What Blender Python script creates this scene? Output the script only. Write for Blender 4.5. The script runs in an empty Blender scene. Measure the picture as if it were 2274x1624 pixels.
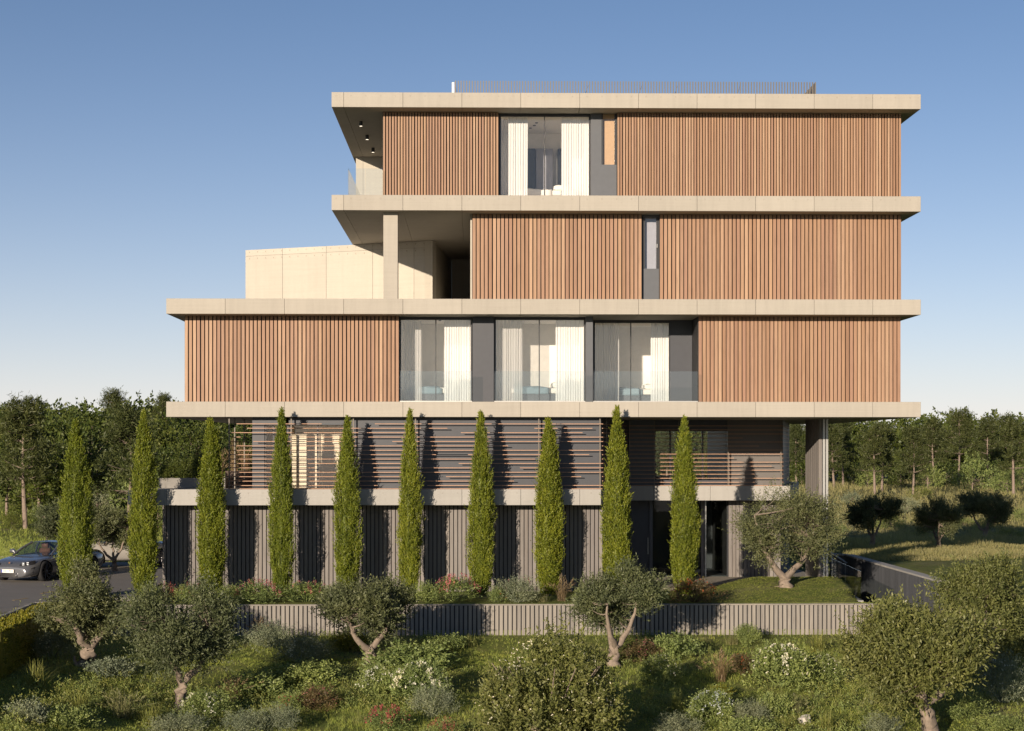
import bpy, math, random
import numpy as np
from mathutils import Vector, Matrix

# ------------------------------------------------------------------ camera, world, sun, exposure
sc = bpy.context.scene
COL = sc.collection
CAM_Z, CAM_Y, FPX, IMW, HOR = 4.6, -60.0, 4044.0, 2273.0, 1000.0
YAW = math.radians(1.1)
cd = bpy.data.cameras.new('camera'); cam = bpy.data.objects.new('camera', cd); COL.objects.link(cam)
cam.location = (0, CAM_Y, CAM_Z); cam.rotation_euler = (math.pi/2, 0, -YAW)
cd.sensor_fit = 'HORIZONTAL'; cd.sensor_width = 36.0; cd.lens = 36.0*FPX/IMW
cd.shift_y = (HOR-812.0)/IMW; cd.clip_start = 0.5; cd.clip_end = 5000
sc.camera = cam
TRAVEL = Vector((0.47, 1.0, -0.205)).normalized()          # the way the sunlight travels
SUN_EL = math.asin(-TRAVEL.z); SUN_AZ = math.atan2(-TRAVEL.x, -TRAVEL.y)
wd = bpy.data.worlds.new('World'); sc.world = wd; wd.use_nodes = True
wn = wd.node_tree.nodes; wn.clear()
sky = wn.new('ShaderNodeTexSky'); sky.sky_type = 'NISHITA'; sky.sun_disc = False
sky.sun_elevation = SUN_EL; sky.sun_rotation = SUN_AZ
sky.altitude = 100; sky.air_density = 0.58; sky.dust_density = 0.25; sky.ozone_density = 2.2
bg = wn.new('ShaderNodeBackground'); bg.inputs['Strength'].default_value = 0.060
wo = wn.new('ShaderNodeOutputWorld')
wl = wd.node_tree.links.new
wtc = wn.new('ShaderNodeTexCoord'); wsep = wn.new('ShaderNodeSeparateXYZ'); wl(wtc.outputs['Generated'], wsep.inputs[0])
wm = wn.new('ShaderNodeMath'); wm.operation = 'MULTIPLY'; wm.inputs[1].default_value = -1/0.075; wl(wsep.outputs[2], wm.inputs[0])
we = wn.new('ShaderNodeMath'); we.operation = 'EXPONENT'; we.use_clamp = True; wl(wm.outputs[0], we.inputs[0])
wk = wn.new('ShaderNodeMath'); wk.operation = 'MULTIPLY'; wk.inputs[1].default_value = 0.95; wl(we.outputs[0], wk.inputs[0])
wx = wn.new('ShaderNodeMix'); wx.data_type = 'RGBA'; wl(wk.outputs[0], wx.inputs[0]); wl(sky.outputs[0], wx.inputs[6])
wx.inputs[7].default_value = (9.3, 8.35, 7.8, 1)          # pale haze hugging the horizon all the way round
wl(wx.outputs[2], bg.inputs[0]); wd.node_tree.links.new(bg.outputs[0], wo.inputs[0])
sl = bpy.data.lights.new('sun', 'SUN'); sl.energy = 4.2; sl.angle = math.radians(0.5); sl.color = (1.0, 0.835, 0.655)
so = bpy.data.objects.new('sun', sl); COL.objects.link(so)
so.rotation_euler = TRAVEL.to_track_quat('-Z', 'Y').to_euler(); so.location = (-20, -60, 30)
vs = sc.view_settings; vs.view_transform = 'Standard'; vs.look = 'None'; vs.gamma = 1.0
vs.exposure = 0.80; vs.use_curve_mapping = False
sc.cycles.max_bounces = 8; sc.cycles.transparent_max_bounces = 12; sc.cycles.use_denoising = True
sc.cycles.sample_clamp_indirect = 6.0

# ------------------------------------------------------------------ pixel <-> place helpers (photo measured 2273 wide)
SY, CY = math.sin(YAW), math.cos(YAW)
def ray(px):
    u = px-1136.5
    return FPX*SY+u*CY, FPX*CY-u*SY
def X(px, Y):
    rx, ry = ray(px); return rx*(Y-CAM_Y)/ry
def T(px, Y):
    return (Y-CAM_Y)/ray(px)[1]
def Z(px, py, Y):
    return CAM_Z+(HOR-py)*T(px, Y)
def G(px, py, z):
    t = (z-CAM_Z)/(HOR-py); rx, ry = ray(px); return rx*t, CAM_Y+ry*t

# ------------------------------------------------------------------ scene helpers
WPOS = {}
def tag(o, label, cat, group=None, kind=None):
    if label: o['label'] = label
    if cat: o['category'] = cat
    if group: o['group'] = group
    if kind: o['kind'] = kind
    return o
def empty(name, loc=(0,0,0), rz=0.0, parent=None):
    o = bpy.data.objects.new(name, None); COL.objects.link(o); o.empty_display_size = 0.2
    loc = Vector(loc); WPOS[o] = loc
    if parent is not None:
        o.parent = parent; loc = loc-WPOS[parent]
    o.location = loc; o.rotation_euler = (0,0,rz)
    return o
def thing(name, label, cat, loc=(0,0,0), rz=0.0, group=None):
    return tag(empty(name, loc, rz), label, cat, group)
def put(name, me, mat=None, parent=None, loc=(0,0,0), rz=0.0, scale=None):
    """a mesh object at a world place (parents of this kind carry no rotation)"""
    if mat is not None and len(me.materials) == 0: me.materials.append(mat)
    o = bpy.data.objects.new(name, me); COL.objects.link(o)
    loc = Vector(loc); WPOS[o] = loc
    if parent is not None:
        o.parent = parent; loc = loc-WPOS[parent]
    o.location = loc
    if rz: o.rotation_euler = (0,0,rz)
    if scale is not None: o.scale = scale
    return o
def loc_part(name, me, mat, parent, loc=(0,0,0), rot=(0,0,0)):
    """a part given in its parent's own frame"""
    if mat is not None and len(me.materials) == 0: me.materials.append(mat)
    o = bpy.data.objects.new(name, me); COL.objects.link(o); o.parent = parent
    o.location = loc; o.rotation_euler = rot
    return o
_boxes = {}
def boxmesh(sx, sy, sz, mat, ch=0.0):
    key = (round(sx,3), round(sy,3), round(sz,3), mat.name, ch)
    if key in _boxes: return _boxes[key]
    hx, hy, hz = sx/2, sy/2, sz/2
    me = bpy.data.meshes.new('box')
    if ch <= 0:
        v = [(a*hx,b*hy,c*hz) for c in (-1,1) for b in (-1,1) for a in (-1,1)]
        f = [(0,2,3,1),(4,5,7,6),(0,1,5,4),(2,6,7,3),(0,4,6,2),(1,3,7,5)]
    else:
        import bmesh
        bm = bmesh.new(); bmesh.ops.create_cube(bm, size=1.0)
        for w in bm.verts: w.co = Vector((w.co.x*sx, w.co.y*sy, w.co.z*sz))
        bmesh.ops.bevel(bm, geom=bm.edges[:], offset=ch, segments=1, affect='EDGES')
        bm.to_mesh(me); bm.free(); me.materials.append(mat); _boxes[key] = me; return me
    me.from_pydata(v, [], f); me.materials.append(mat); me.update()
    _boxes[key] = me
    return me
def box(name, x0, x1, y0, y1, z0, z1, mat, parent=None, ch=0.0):
    return put(name, boxmesh(abs(x1-x0), abs(y1-y0), abs(z1-z0), mat, ch), None, parent, ((x0+x1)/2, (y0+y1)/2, (z0+z1)/2))
def obox(name, p, q, thick, z0, z1, mat, parent=None, ch=0.0, side=0.0):
    """upright board/wall from plan point p to q; side shifts it to the left of p->q"""
    d = Vector((q[0]-p[0], q[1]-p[1])); L = d.length; d /= L
    n = Vector((-d.y, d.x)); m = Vector(((p[0]+q[0])/2, (p[1]+q[1])/2))+n*side
    return put(name, boxmesh(L, thick, z1-z0, mat, ch), None, parent, (m.x, m.y, (z0+z1)/2), math.atan2(d.y, d.x))
def prism(name, pts, z0, z1, mat, parent=None):
    n = len(pts); cx = sum(p[0] for p in pts)/n; cy = sum(p[1] for p in pts)/n
    area = sum(pts[i][0]*pts[(i+1)%n][1]-pts[(i+1)%n][0]*pts[i][1] for i in range(n))
    if area < 0: pts = pts[::-1]
    v = [(p[0]-cx, p[1]-cy, 0) for p in pts]+[(p[0]-cx, p[1]-cy, z1-z0) for p in pts]
    f = [tuple(range(n))[::-1], tuple(range(n, 2*n))]+[(i, (i+1)%n, n+(i+1)%n, n+i) for i in range(n)]
    me = bpy.data.meshes.new(name); me.from_pydata(v, [], f); me.update()
    return put(name, me, mat, parent, (cx, cy, z0))
class Q:
    """numpy quad soup"""
    def __init__(s): s.v, s.f, s.n = [], [], 0
    def add(s, v, f):
        v = np.asarray(v, dtype=np.float32).reshape(-1, 3); f = np.asarray(f, dtype=np.int32).reshape(-1, 4)
        s.v.append(v); s.f.append(f+s.n); s.n += len(v)
    def mesh(s, name, smooth=False):
        v = np.concatenate(s.v); f = np.concatenate(s.f)
        me = bpy.data.meshes.new(name)
        me.vertices.add(len(v)); me.vertices.foreach_set('co', v.ravel())
        me.loops.add(f.size); me.loops.foreach_set('vertex_index', f.ravel())
        me.polygons.add(len(f)); me.polygons.foreach_set('loop_start', np.arange(0, f.size, 4, dtype=np.int32))
        if smooth: me.polygons.foreach_set('use_smooth', np.ones(len(f), dtype=bool))
        me.update(calc_edges=True); me.validate()
        return me
    def box(s, x0, x1, y0, y1, z0, z1):
        s.add([(x0,y0,z0),(x1,y0,z0),(x0,y1,z0),(x1,y1,z0),(x0,y0,z1),(x1,y0,z1),(x0,y1,z1),(x1,y1,z1)],
              [(0,2,3,1),(4,5,7,6),(0,1,5,4),(2,6,7,3),(0,4,6,2),(1,3,7,5)])
def unit(a):
    return a/np.maximum(np.linalg.norm(a, axis=-1, keepdims=True), 1e-9)
def tube(q, path, rad, sides=7, rng=None, rough=0.0):
    P = np.asarray(path, float); n = len(P); rad = np.broadcast_to(np.asarray(rad, float), (n,))
    Tn = unit(np.gradient(P, axis=0))
    ref = np.array([0.31, 0.17, 0.93]) if abs(Tn[0] @ np.array([0.31,0.17,0.93])) < 0.9 else np.array([1.0,0,0])
    A = unit(np.cross(Tn, ref)); B = np.cross(Tn, A)
    an = np.linspace(0, 2*np.pi, sides, endpoint=False)
    R = rad[:,None]*np.ones((1, sides))
    if rng is not None and rough > 0: R = R*(1+rough*rng.standard_normal((n, sides))*0.5+rough*np.sin(an*3+rng.uniform(0,6))[None,:])
    V = P[:,None,:]+R[...,None]*(np.cos(an)[None,:,None]*A[:,None,:]+np.sin(an)[None,:,None]*B[:,None,:])
    F = []
    for i in range(n-1):
        for j in range(sides):
            k = (j+1) % sides
            F.append((i*sides+j, i*sides+k, (i+1)*sides+k, (i+1)*sides+j))
    q.add(V.reshape(-1,3), F)
def bez(a, b, c, n=7):
    t = np.linspace(0, 1, n)[:,None]
    return (1-t)**2*np.asarray(a)+2*t*(1-t)*np.asarray(b)+t**2*np.asarray(c)
def leaves(q, P, D, L, W, rng, droop=0.0):
    n = len(P); D = unit(D); S = unit(np.cross(D, rng.standard_normal((n,3))))
    L = np.broadcast_to(L, (n,))[:,None]; W = np.broadcast_to(W, (n,))[:,None]
    N = np.cross(D, S)
    tip = P+D*L; tip[:,2] -= droop*L[:,0]
    mid = P+D*L*0.48+N*L*0.06
    V = np.stack([P, mid+S*W*0.5, tip, mid-S*W*0.5], 1).reshape(-1,3)
    q.add(V, np.arange(4*n).reshape(n,4))

# ------------------------------------------------------------------ materials
MATS = {}
def newmat(name):
    m = bpy.data.materials.new(name); m.use_nodes = True; nt = m.node_tree; nt.nodes.clear()
    out = nt.nodes.new('ShaderNodeOutputMaterial'); MATS[name] = m
    return m, nt, out
def N(nt, kind, **kw):
    n = nt.nodes.new(kind)
    for k, v in kw.items():
        if k in n.inputs: n.inputs[k].default_value = v
        else: setattr(n, k, v)
    return n
def ramp(nt, fac, stops):
    r = nt.nodes.new('ShaderNodeValToRGB'); el = r.color_ramp.elements
    while len(el) < len(stops): el.new(0.5)
    for e, (p, c) in zip(el, stops):
        e.position = p; e.color = (*c, 1)
    nt.links.new(fac, r.inputs[0]); return r.outputs[0]
def mixc(nt, a, b, fac, blend='MIX'):
    m = nt.nodes.new('ShaderNodeMix'); m.data_type = 'RGBA'; m.blend_type = blend
    for s, v in ((0, fac), (6, a), (7, b)):
        if hasattr(v, 'is_linked'): nt.links.new(v, m.inputs[s])
        elif s == 0: m.inputs[0].default_value = v
        else: m.inputs[s].default_value = (*v, 1)
    return m.outputs[2]
def noise(nt, vec, scale, detail=4, rough=0.55, mscale=None):
    if mscale is not None:
        mp = nt.nodes.new('ShaderNodeMapping'); mp.inputs['Scale'].default_value = mscale
        nt.links.new(vec, mp.inputs[0]); vec = mp.outputs[0]
    n = N(nt, 'ShaderNodeTexNoise'); n.inputs['Scale'].default_value = scale
    n.inputs['Detail'].default_value = detail; n.inputs['Roughness'].default_value = rough
    nt.links.new(vec, n.inputs['Vector']); return n.outputs['Fac']
def pos(nt): return N(nt, 'ShaderNodeNewGeometry').outputs['Position']
def oco(nt): return N(nt, 'ShaderNodeTexCoord').outputs['Object']
def orand(nt): return N(nt, 'ShaderNodeObjectInfo').outputs['Random']
def island(nt): return N(nt, 'ShaderNodeNewGeometry').outputs['Random Per Island']
def bump(nt, h, strength, dist=0.02):
    b = N(nt, 'ShaderNodeBump'); b.inputs['Strength'].default_value = strength; b.inputs['Distance'].default_value = dist
    nt.links.new(h, b.inputs['Height']); return b.outputs[0]
def principled(nt, out, col, rough=0.6, metal=0.0, normal=None, spec=0.5):
    p = N(nt, 'ShaderNodeBsdfPrincipled')
    if hasattr(col, 'is_linked'): nt.links.new(col, p.inputs['Base Color'])
    else: p.inputs['Base Color'].default_value = (*col, 1)
    if hasattr(rough, 'is_linked'): nt.links.new(rough, p.inputs['Roughness'])
    else: p.inputs['Roughness'].default_value = rough
    p.inputs['Metallic'].default_value = metal; p.inputs['Specular IOR Level'].default_value = spec
    if normal is not None: nt.links.new(normal, p.inputs['Normal'])
    nt.links.new(p.outputs[0], out.inputs[0]); return p
def plain(name, col, rough=0.6, metal=0.0, var=0.12, scale=6.0, spec=0.5):
    m, nt, out = newmat(name)
    n = noise(nt, oco(nt), scale)
    c = mixc(nt, tuple(x*(1-var) for x in col), tuple(min(1, x*(1+var)) for x in col), n)
    principled(nt, out, c, rough, metal, spec=spec); return m
def concrete(name, col, streak=0.36, warm=0.0):
    m, nt, out = newmat(name); p = pos(nt)
    big = noise(nt, p, 0.8, 6, 0.6); fine = noise(nt, p, 14, 5, 0.7)
    st = noise(nt, p, 1.0, 5, 0.65, (5.5, 5.5, 0.35)); hz = noise(nt, p, 1.0, 3, 0.6, (0.5, 0.5, 22))
    d = tuple(x*0.72 for x in col); l = tuple(min(1, x*1.18) for x in col)
    c = mixc(nt, d, l, big)
    c = mixc(nt, c, ramp(nt, st, [(0.30, tuple(x*0.60 for x in col)), (0.55, col), (0.75, l)]), streak)
    c = mixc(nt, c, ramp(nt, hz, [(0.35, d), (0.6, l)]), 0.16)
    c = mixc(nt, c, ramp(nt, fine, [(0.28, tuple(x*0.5 for x in col)), (0.42, col), (0.8, l)]), 0.22)
    r = orand(nt); c = mixc(nt, c, ramp(nt, r, [(0, tuple(x*0.84 for x in col)), (1, tuple(min(1,x*1.1) for x in col))]), 0.3)
    principled(nt, out, c, 0.82, 0, bump(nt, fine, 0.25, 0.01), 0.3); return m
def wood(name, cols, rough=0.55, grey=0.0):
    m, nt, out = newmat(name); tc = oco(nt); r = orand(nt)
    sep = N(nt, 'ShaderNodeVectorMath', operation='ADD'); nt.links.new(tc, sep.inputs[0])
    cmb = N(nt, 'ShaderNodeVectorMath', operation='SCALE'); cmb.inputs[0].default_value = (37, 53, 91)
    nt.links.new(r, cmb.inputs['Scale']); nt.links.new(cmb.outputs[0], sep.inputs[1]); v = sep.outputs[0]
    g1 = noise(nt, v, 1.0, 6, 0.65, (60, 60, 1.6)); g2 = noise(nt, v, 1.0, 4, 0.6, (9, 9, 0.55))
    wn_ = N(nt, 'ShaderNodeTexWhiteNoise', noise_dimensions='1D'); nt.links.new(r, wn_.inputs['W'])
    base = ramp(nt, wn_.outputs[0], [(i/(len(cols)-1), c) for i, c in enumerate(cols)])
    c = mixc(nt, base, (1.28, 1.24, 1.2), ramp(nt, g2, [(0.3, (0,0,0)), (0.7, (0.7,0.7,0.7))]), 'MULTIPLY')
    c = mixc(nt, c, (0.58, 0.53, 0.50), ramp(nt, g1, [(0.48, (0,0,0)), (0.74, (0.75,0.75,0.75))]), 'MULTIPLY')
    principled(nt, out, c, rough, 0, bump(nt, g1, 0.2, 0.004), 0.3); return m
def leafmat(name, cols, trans=0.3, rough=0.5, spec=0.3):
    m, nt, out = newmat(name); k = island(nt); big = noise(nt, oco(nt), 2.2, 3)
    c = ramp(nt, k, [(i/(len(cols)-1), c_) for i, c_ in enumerate(cols)])
    c = mixc(nt, c, ramp(nt, big, [(0.35, (0.66,0.70,0.70)), (0.65, (1.25,1.2,1.05))]), 0.8, 'MULTIPLY')
    orn = orand(nt); c = mixc(nt, c, ramp(nt, orn, [(0, (0.86,0.9,0.9)), (1, (1.12,1.08,1.0))]), 1.0, 'MULTIPLY')
    p = N(nt, 'ShaderNodeBsdfPrincipled'); nt.links.new(c, p.inputs['Base Color'])
    p.inputs['Roughness'].default_value = rough; p.inputs['Specular IOR Level'].default_value = spec
    t = N(nt, 'ShaderNodeBsdfTranslucent'); nt.links.new(mixc(nt, c, (1.3,1.35,0.75), 1.0, 'MULTIPLY'), t.inputs[0])
    mx = N(nt, 'ShaderNodeMixShader'); mx.inputs[0].default_value = trans
    nt.links.new(p.outputs[0], mx.inputs[1]); nt.links.new(t.outputs[0], mx.inputs[2]); nt.links.new(mx.outputs[0], out.inputs[0])
    return m
def glassmat(name, tint, f0=0.05, gain=0.6):
    m, nt, out = newmat(name)
    lw = N(nt, 'ShaderNodeLayerWeight'); pw = N(nt, 'ShaderNodeMath', operation='POWER'); pw.inputs[1].default_value = 4.0
    nt.links.new(lw.outputs['Facing'], pw.inputs[0])
    ma = N(nt, 'ShaderNodeMath', operation='MULTIPLY_ADD'); ma.inputs[1].default_value = gain; ma.inputs[2].default_value = f0
    nt.links.new(pw.outputs[0], ma.inputs[0])
    t = N(nt, 'ShaderNodeBsdfTransparent'); t.inputs[0].default_value = (*tint, 1)
    g = N(nt, 'ShaderNodeBsdfGlossy'); g.inputs['Roughness'].default_value = 0.01
    mx = N(nt, 'ShaderNodeMixShader'); nt.links.new(ma.outputs[0], mx.inputs[0])
    nt.links.new(t.outputs[0], mx.inputs[1]); nt.links.new(g.outputs[0], mx.inputs[2]); nt.links.new(mx.outputs[0], out.inputs[0])
    return m
CONC = concrete('board_marked_concrete', (0.350, 0.326, 0.283))
CONC_W = concrete('pale_wall_concrete', (0.420, 0.392, 0.336), 0.2)
CONC_G = concrete('grey_podium_concrete', (0.322, 0.315, 0.297), 0.3)
TIMBER = wood('larch_slat', [(0.218, 0.128, 0.08), (0.277, 0.172, 0.108), (0.247, 0.148, 0.101), (0.33, 0.22, 0.145), (0.228, 0.135, 0.09), (0.304, 0.197, 0.124)])
LOUVRE = wood('louvre_timber', [(0.322,0.189,0.122),(0.364,0.224,0.147)])
GREYWOOD = wood('weathered_board', [(0.155, 0.141, 0.131), (0.181, 0.171, 0.163), (0.147, 0.138, 0.136), (0.195, 0.182, 0.168)], 0.75)
PALEWOOD = wood('silvered_board', [(0.189,0.178,0.164),(0.227,0.213,0.193),(0.178,0.168,0.154),(0.241,0.224,0.199)], 0.8)
DARK = plain('anthracite_panel', (0.040, 0.044, 0.054), 0.5)
RAMPB = wood('shade_toned_board', [(0.055,0.060,0.070),(0.068,0.074,0.086),(0.048,0.053,0.062)], 0.7)  # ramp wall boards: shade put into the colour as a dark blue-grey
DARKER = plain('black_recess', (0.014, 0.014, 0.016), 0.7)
FRAME = plain('black_window_frame', (0.018, 0.020, 0.024), 0.4)
GREYP = plain('slate_grey_panel', (0.075, 0.082, 0.094), 0.5)
STEEL = plain('galvanised_steel', (0.42, 0.42, 0.40), 0.4, 0.6)
BRONZE = plain('bronze_railing', (0.13, 0.115, 0.095), 0.5, 0.2)
PLASTER = plain('interior_plaster', (0.84, 0.81, 0.76), 0.9)
BEIGE = plain('interior_beige_wall', (0.72, 0.63, 0.49), 0.9)
GREYWALL = plain('interior_grey_wall', (0.33, 0.33, 0.37), 0.9)
OAKFLOOR = wood('oak_floor', [(0.46,0.34,0.22),(0.50,0.37,0.24)])
BLIND = plain('tan_blind', (0.50, 0.33, 0.19), 0.85)
LINEN = plain('white_linen', (0.74, 0.71, 0.66), 0.9)
BEDBLUE = plain('blue_grey_bedding', (0.20, 0.27, 0.31), 0.9)
GLASS = glassmat('window_glass', (0.98, 0.985, 0.985), 0.05, 0.6)
RAILGLASS = glassmat('balustrade_glass', (0.95, 0.975, 0.98), 0.07, 0.6)
DARKGLASS = glassmat('tinted_glass', (0.84, 0.87, 0.86), 0.014, 0.4)
BARK = plain('olive_bark', (0.20, 0.16, 0.125), 0.95, var=0.6, scale=14)
PINEBARK = plain('pine_bark', (0.20, 0.155, 0.125), 0.95, var=0.4, scale=7)
def curtainmat(name, through):
    m, nt, out = newmat(name)
    d = N(nt, 'ShaderNodeBsdfDiffuse'); d.inputs[0].default_value = (0.92, 0.91, 0.89, 1)
    t = N(nt, 'ShaderNodeBsdfTranslucent'); t.inputs[0].default_value = (0.9, 0.89, 0.86, 1)
    a = N(nt, 'ShaderNodeMixShader'); a.inputs[0].default_value = 0.3
    nt.links.new(d.outputs[0], a.inputs[1]); nt.links.new(t.outputs[0], a.inputs[2])
    tr = N(nt, 'ShaderNodeBsdfTransparent'); b = N(nt, 'ShaderNodeMixShader'); b.inputs[0].default_value = through
    nt.links.new(a.outputs[0], b.inputs[1]); nt.links.new(tr.outputs[0], b.inputs[2]); nt.links.new(b.outputs[0], out.inputs[0])
    return m
CURTAIN = curtainmat('white_curtain', 0.10); SHEER = curtainmat('sheer_curtain', 0.5)
def emit(name, col, s):
    m, nt, out = newmat(name); e = N(nt, 'ShaderNodeEmission'); e.inputs[0].default_value = (*col, 1); e.inputs[1].default_value = s
    nt.links.new(e.outputs[0], out.inputs[0]); return m
LAMP = emit('lit_downlight', (1.0, 0.86, 0.66), 2.0)
OLIVE = leafmat('olive_leaf', [(0.076,0.091,0.041),(0.115,0.134,0.063),(0.158,0.171,0.095),(0.088,0.106,0.046)], 0.22)
OLIVE_G = leafmat('bright_olive_leaf', [(0.101,0.118,0.035),(0.148,0.164,0.050),(0.195,0.200,0.081),(0.114,0.131,0.044)], 0.28)
CYPRESS = leafmat('cypress_leaf', [(0.113,0.150,0.015),(0.167,0.198,0.022),(0.208,0.227,0.031),(0.090,0.125,0.016)], 0.25)
FOREST = leafmat('woodland_leaf', [(0.041,0.062,0.015),(0.062,0.086,0.018),(0.083,0.099,0.025)], 0.15)
FOREST_B = leafmat('bright_woodland_leaf', [(0.074,0.102,0.022),(0.105,0.130,0.027),(0.130,0.142,0.037)], 0.28)
PINE = leafmat('pine_needle', [(0.054,0.071,0.026),(0.077,0.093,0.030),(0.095,0.105,0.040)], 0.2)
SHRUB = leafmat('shrub_leaf', [(0.139,0.187,0.062),(0.205,0.253,0.083),(0.261,0.302,0.116)], 0.25)
SHRUB_G = leafmat('grey_shrub_leaf', [(0.155,0.183,0.121),(0.209,0.237,0.162),(0.255,0.274,0.191)], 0.2)
SHRUB_R = leafmat('russet_shrub_leaf', [(0.102,0.074,0.038),(0.144,0.096,0.054),(0.120,0.114,0.048)], 0.25)
HEDGE = leafmat('hedge_leaf', [(0.111,0.124,0.016),(0.208,0.189,0.018),(0.091,0.111,0.018)], 0.25)
GRASS = leafmat('meadow_grass', [(0.204,0.272,0.061),(0.289,0.340,0.075),(0.394,0.403,0.117)], 0.3)
DRYGRASS = leafmat('dry_grass', [(0.209,0.198,0.094),(0.275,0.259,0.138),(0.187,0.198,0.083)], 0.3)
STRAW = leafmat('straw_plume', [(0.240,0.168,0.102),(0.312,0.228,0.144),(0.204,0.144,0.096)], 0.3)
TUFT = leafmat('green_tuft', [(0.162,0.192,0.046),(0.220,0.239,0.069),(0.287,0.278,0.105)], 0.3)
LAWN = leafmat('lawn_blade', [(0.169,0.215,0.039),(0.221,0.254,0.052),(0.260,0.267,0.078)], 0.35)
def flower(name, cols): return leafmat(name, cols, 0.35, 0.7, 0.1)
FL_W = flower('white_petal', [(0.72,0.70,0.64),(0.80,0.78,0.72)])
FL_P = flower('pink_petal', [(0.45,0.12,0.17),(0.55,0.20,0.24),(0.40,0.10,0.12)])
FL_R = flower('red_petal', [(0.38,0.08,0.09),(0.46,0.13,0.14)])
FL_B = flower('pale_blue_petal', [(0.60,0.64,0.72),(0.70,0.72,0.76)])
FL_O = flower('orange_petal', [(0.50,0.15,0.06),(0.42,0.10,0.06)])

# ------------------------------------------------------------------ the ground
def sstep(a, b, v):
    t = np.clip((np.asarray(v, float)-a)/(b-a), 0, 1); return t*t*(3-2*t)
XW0, XW1 = X(118, -4), X(2010, -4)                 # ends of the retaining wall
HB0, HB1 = (X(115, -5), -5.0), (X(0, -12), -12.0)  # hedge line
RAMP_FAR, RAMP_NEAR = (X(1885, 8.7), 8.7), (X(2092, -5.0), -5.0)
LAWN_A, LAWN_B = (X(1846, 3.0), 3.0), (X(1916, -4.0), -4.0)
def wob(x, y, s):
    return (np.sin(x*0.9*s+1.3)*np.cos(y*0.7*s-0.4)+np.sin(x*0.37*s-y*0.53*s)+0.5*np.sin(x*1.9*s+y*1.3*s))/2.5
def H(x, y):
    x = np.asarray(x, float); y = np.asarray(y, float)
    front = -1.08+0.09*wob(x, y, 1.0)*sstep(-5.0, -7.5, y)-(0.09-0.065*sstep(-6.5, -11.5, x))*np.clip(-4.6-y, 0, 24)
    back = -0.12-0.10*np.clip(-15.0-y, 0, 20)+0*x
    left = sstep(-4, -16, x)
    back = back+0.45*sstep(-4.6, 0.8, y)*(1-sstep(1.2, 3.2, y))*sstep(7.3, 9.6, x)*(x < 14.6)
    back = back+left*(3.3*sstep(34, 80, y)+0.25*wob(x, y, 0.35)*sstep(34, 50, y)+2.0*sstep(80, 220, y))
    rxw = RAMP_FAR[0]+(RAMP_NEAR[0]-RAMP_FAR[0])*(RAMP_FAR[1]-y)/(RAMP_FAR[1]-RAMP_NEAR[1])
    rxw = np.where(y > RAMP_FAR[1], RAMP_FAR[0], rxw)
    right = sstep(rxw+0.1, rxw+1.2, x)*sstep(-7.5, -5.0, y)
    far = sstep(14, 26, y)*sstep(2, 10, x)
    rr = np.maximum(right, far)
    back = back+rr*(0.5+0.12*wob(x, y, 0.5)-3.1*sstep(8, 100, y)+2.3*sstep(96, 185, y)+0.3*wob(x, y, 0.12)*sstep(30, 80, y))
    yb = np.where(x > XW1, -4.02-(x-XW1)*0.25, -4.02); yb = np.maximum(yb, -40)
    wid = np.where((x > XW0-0.5) & (x < XW1), 0.12, 0.9)
    k = np.clip((y-yb+wid*0.5)/wid, 0, 1)
    xh = HB0[0]+(HB1[0]-HB0[0])*(y-HB0[1])/(HB1[1]-HB0[1])
    k = np.maximum(k, np.clip((xh-x)/0.3+0.5, 0, 1))          # the drive lies on the upper level left of the hedge
    z = front*(1-k)+back*k
    # ramp hollow between the lawn edge and the ramp wall
    ex = LAWN_A[0]+(LAWN_B[0]-LAWN_A[0])*(LAWN_A[1]-y)/(LAWN_A[1]-LAWN_B[1])
    ex = np.where(y > LAWN_A[1], LAWN_A[0], ex)
    hollow = (x > ex+0.06) & (x < rxw-0.06) & (y > -3.9) & (y < RAMP_FAR[1])
    return np.where(hollow, -3.0, z)
def hz(x, y): return float(H(x, y))
def spaced(segs):
    out = []
    for a, b, st in segs: out.append(np.arange(a, b, st))
    return np.concatenate(out)
gx = spaced([(-900,-120,40),(-120,-40,4),(-40,-20,0.8),(-20,-14.4,0.4),(-14.4,-11.6,0.1),(-11.6,11,0.5),(11,22,0.22),(22,45,0.8),(45,130,4),(130,901,40)])
gy = spaced([(-160,-60,10),(-60,-30,2),(-30,-6,0.4),(-6,-4.4,0.16),(-4.4,-3.6,0.04),(-3.6,10,0.28),(10,60,1.0),(60,260,4),(260,1800,60)])
GXX, GYY = np.meshgrid(gx, gy); GZZ = H(GXX, GYY)
qq = Q(); nx_, ny_ = len(gx), len(gy); ii = np.arange(nx_*ny_).reshape(ny_, nx_)
qq.add(np.stack([GXX, GYY, GZZ], -1), np.stack([ii[:-1,:-1], ii[:-1,1:], ii[1:,1:], ii[1:,:-1]], -1))
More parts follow.
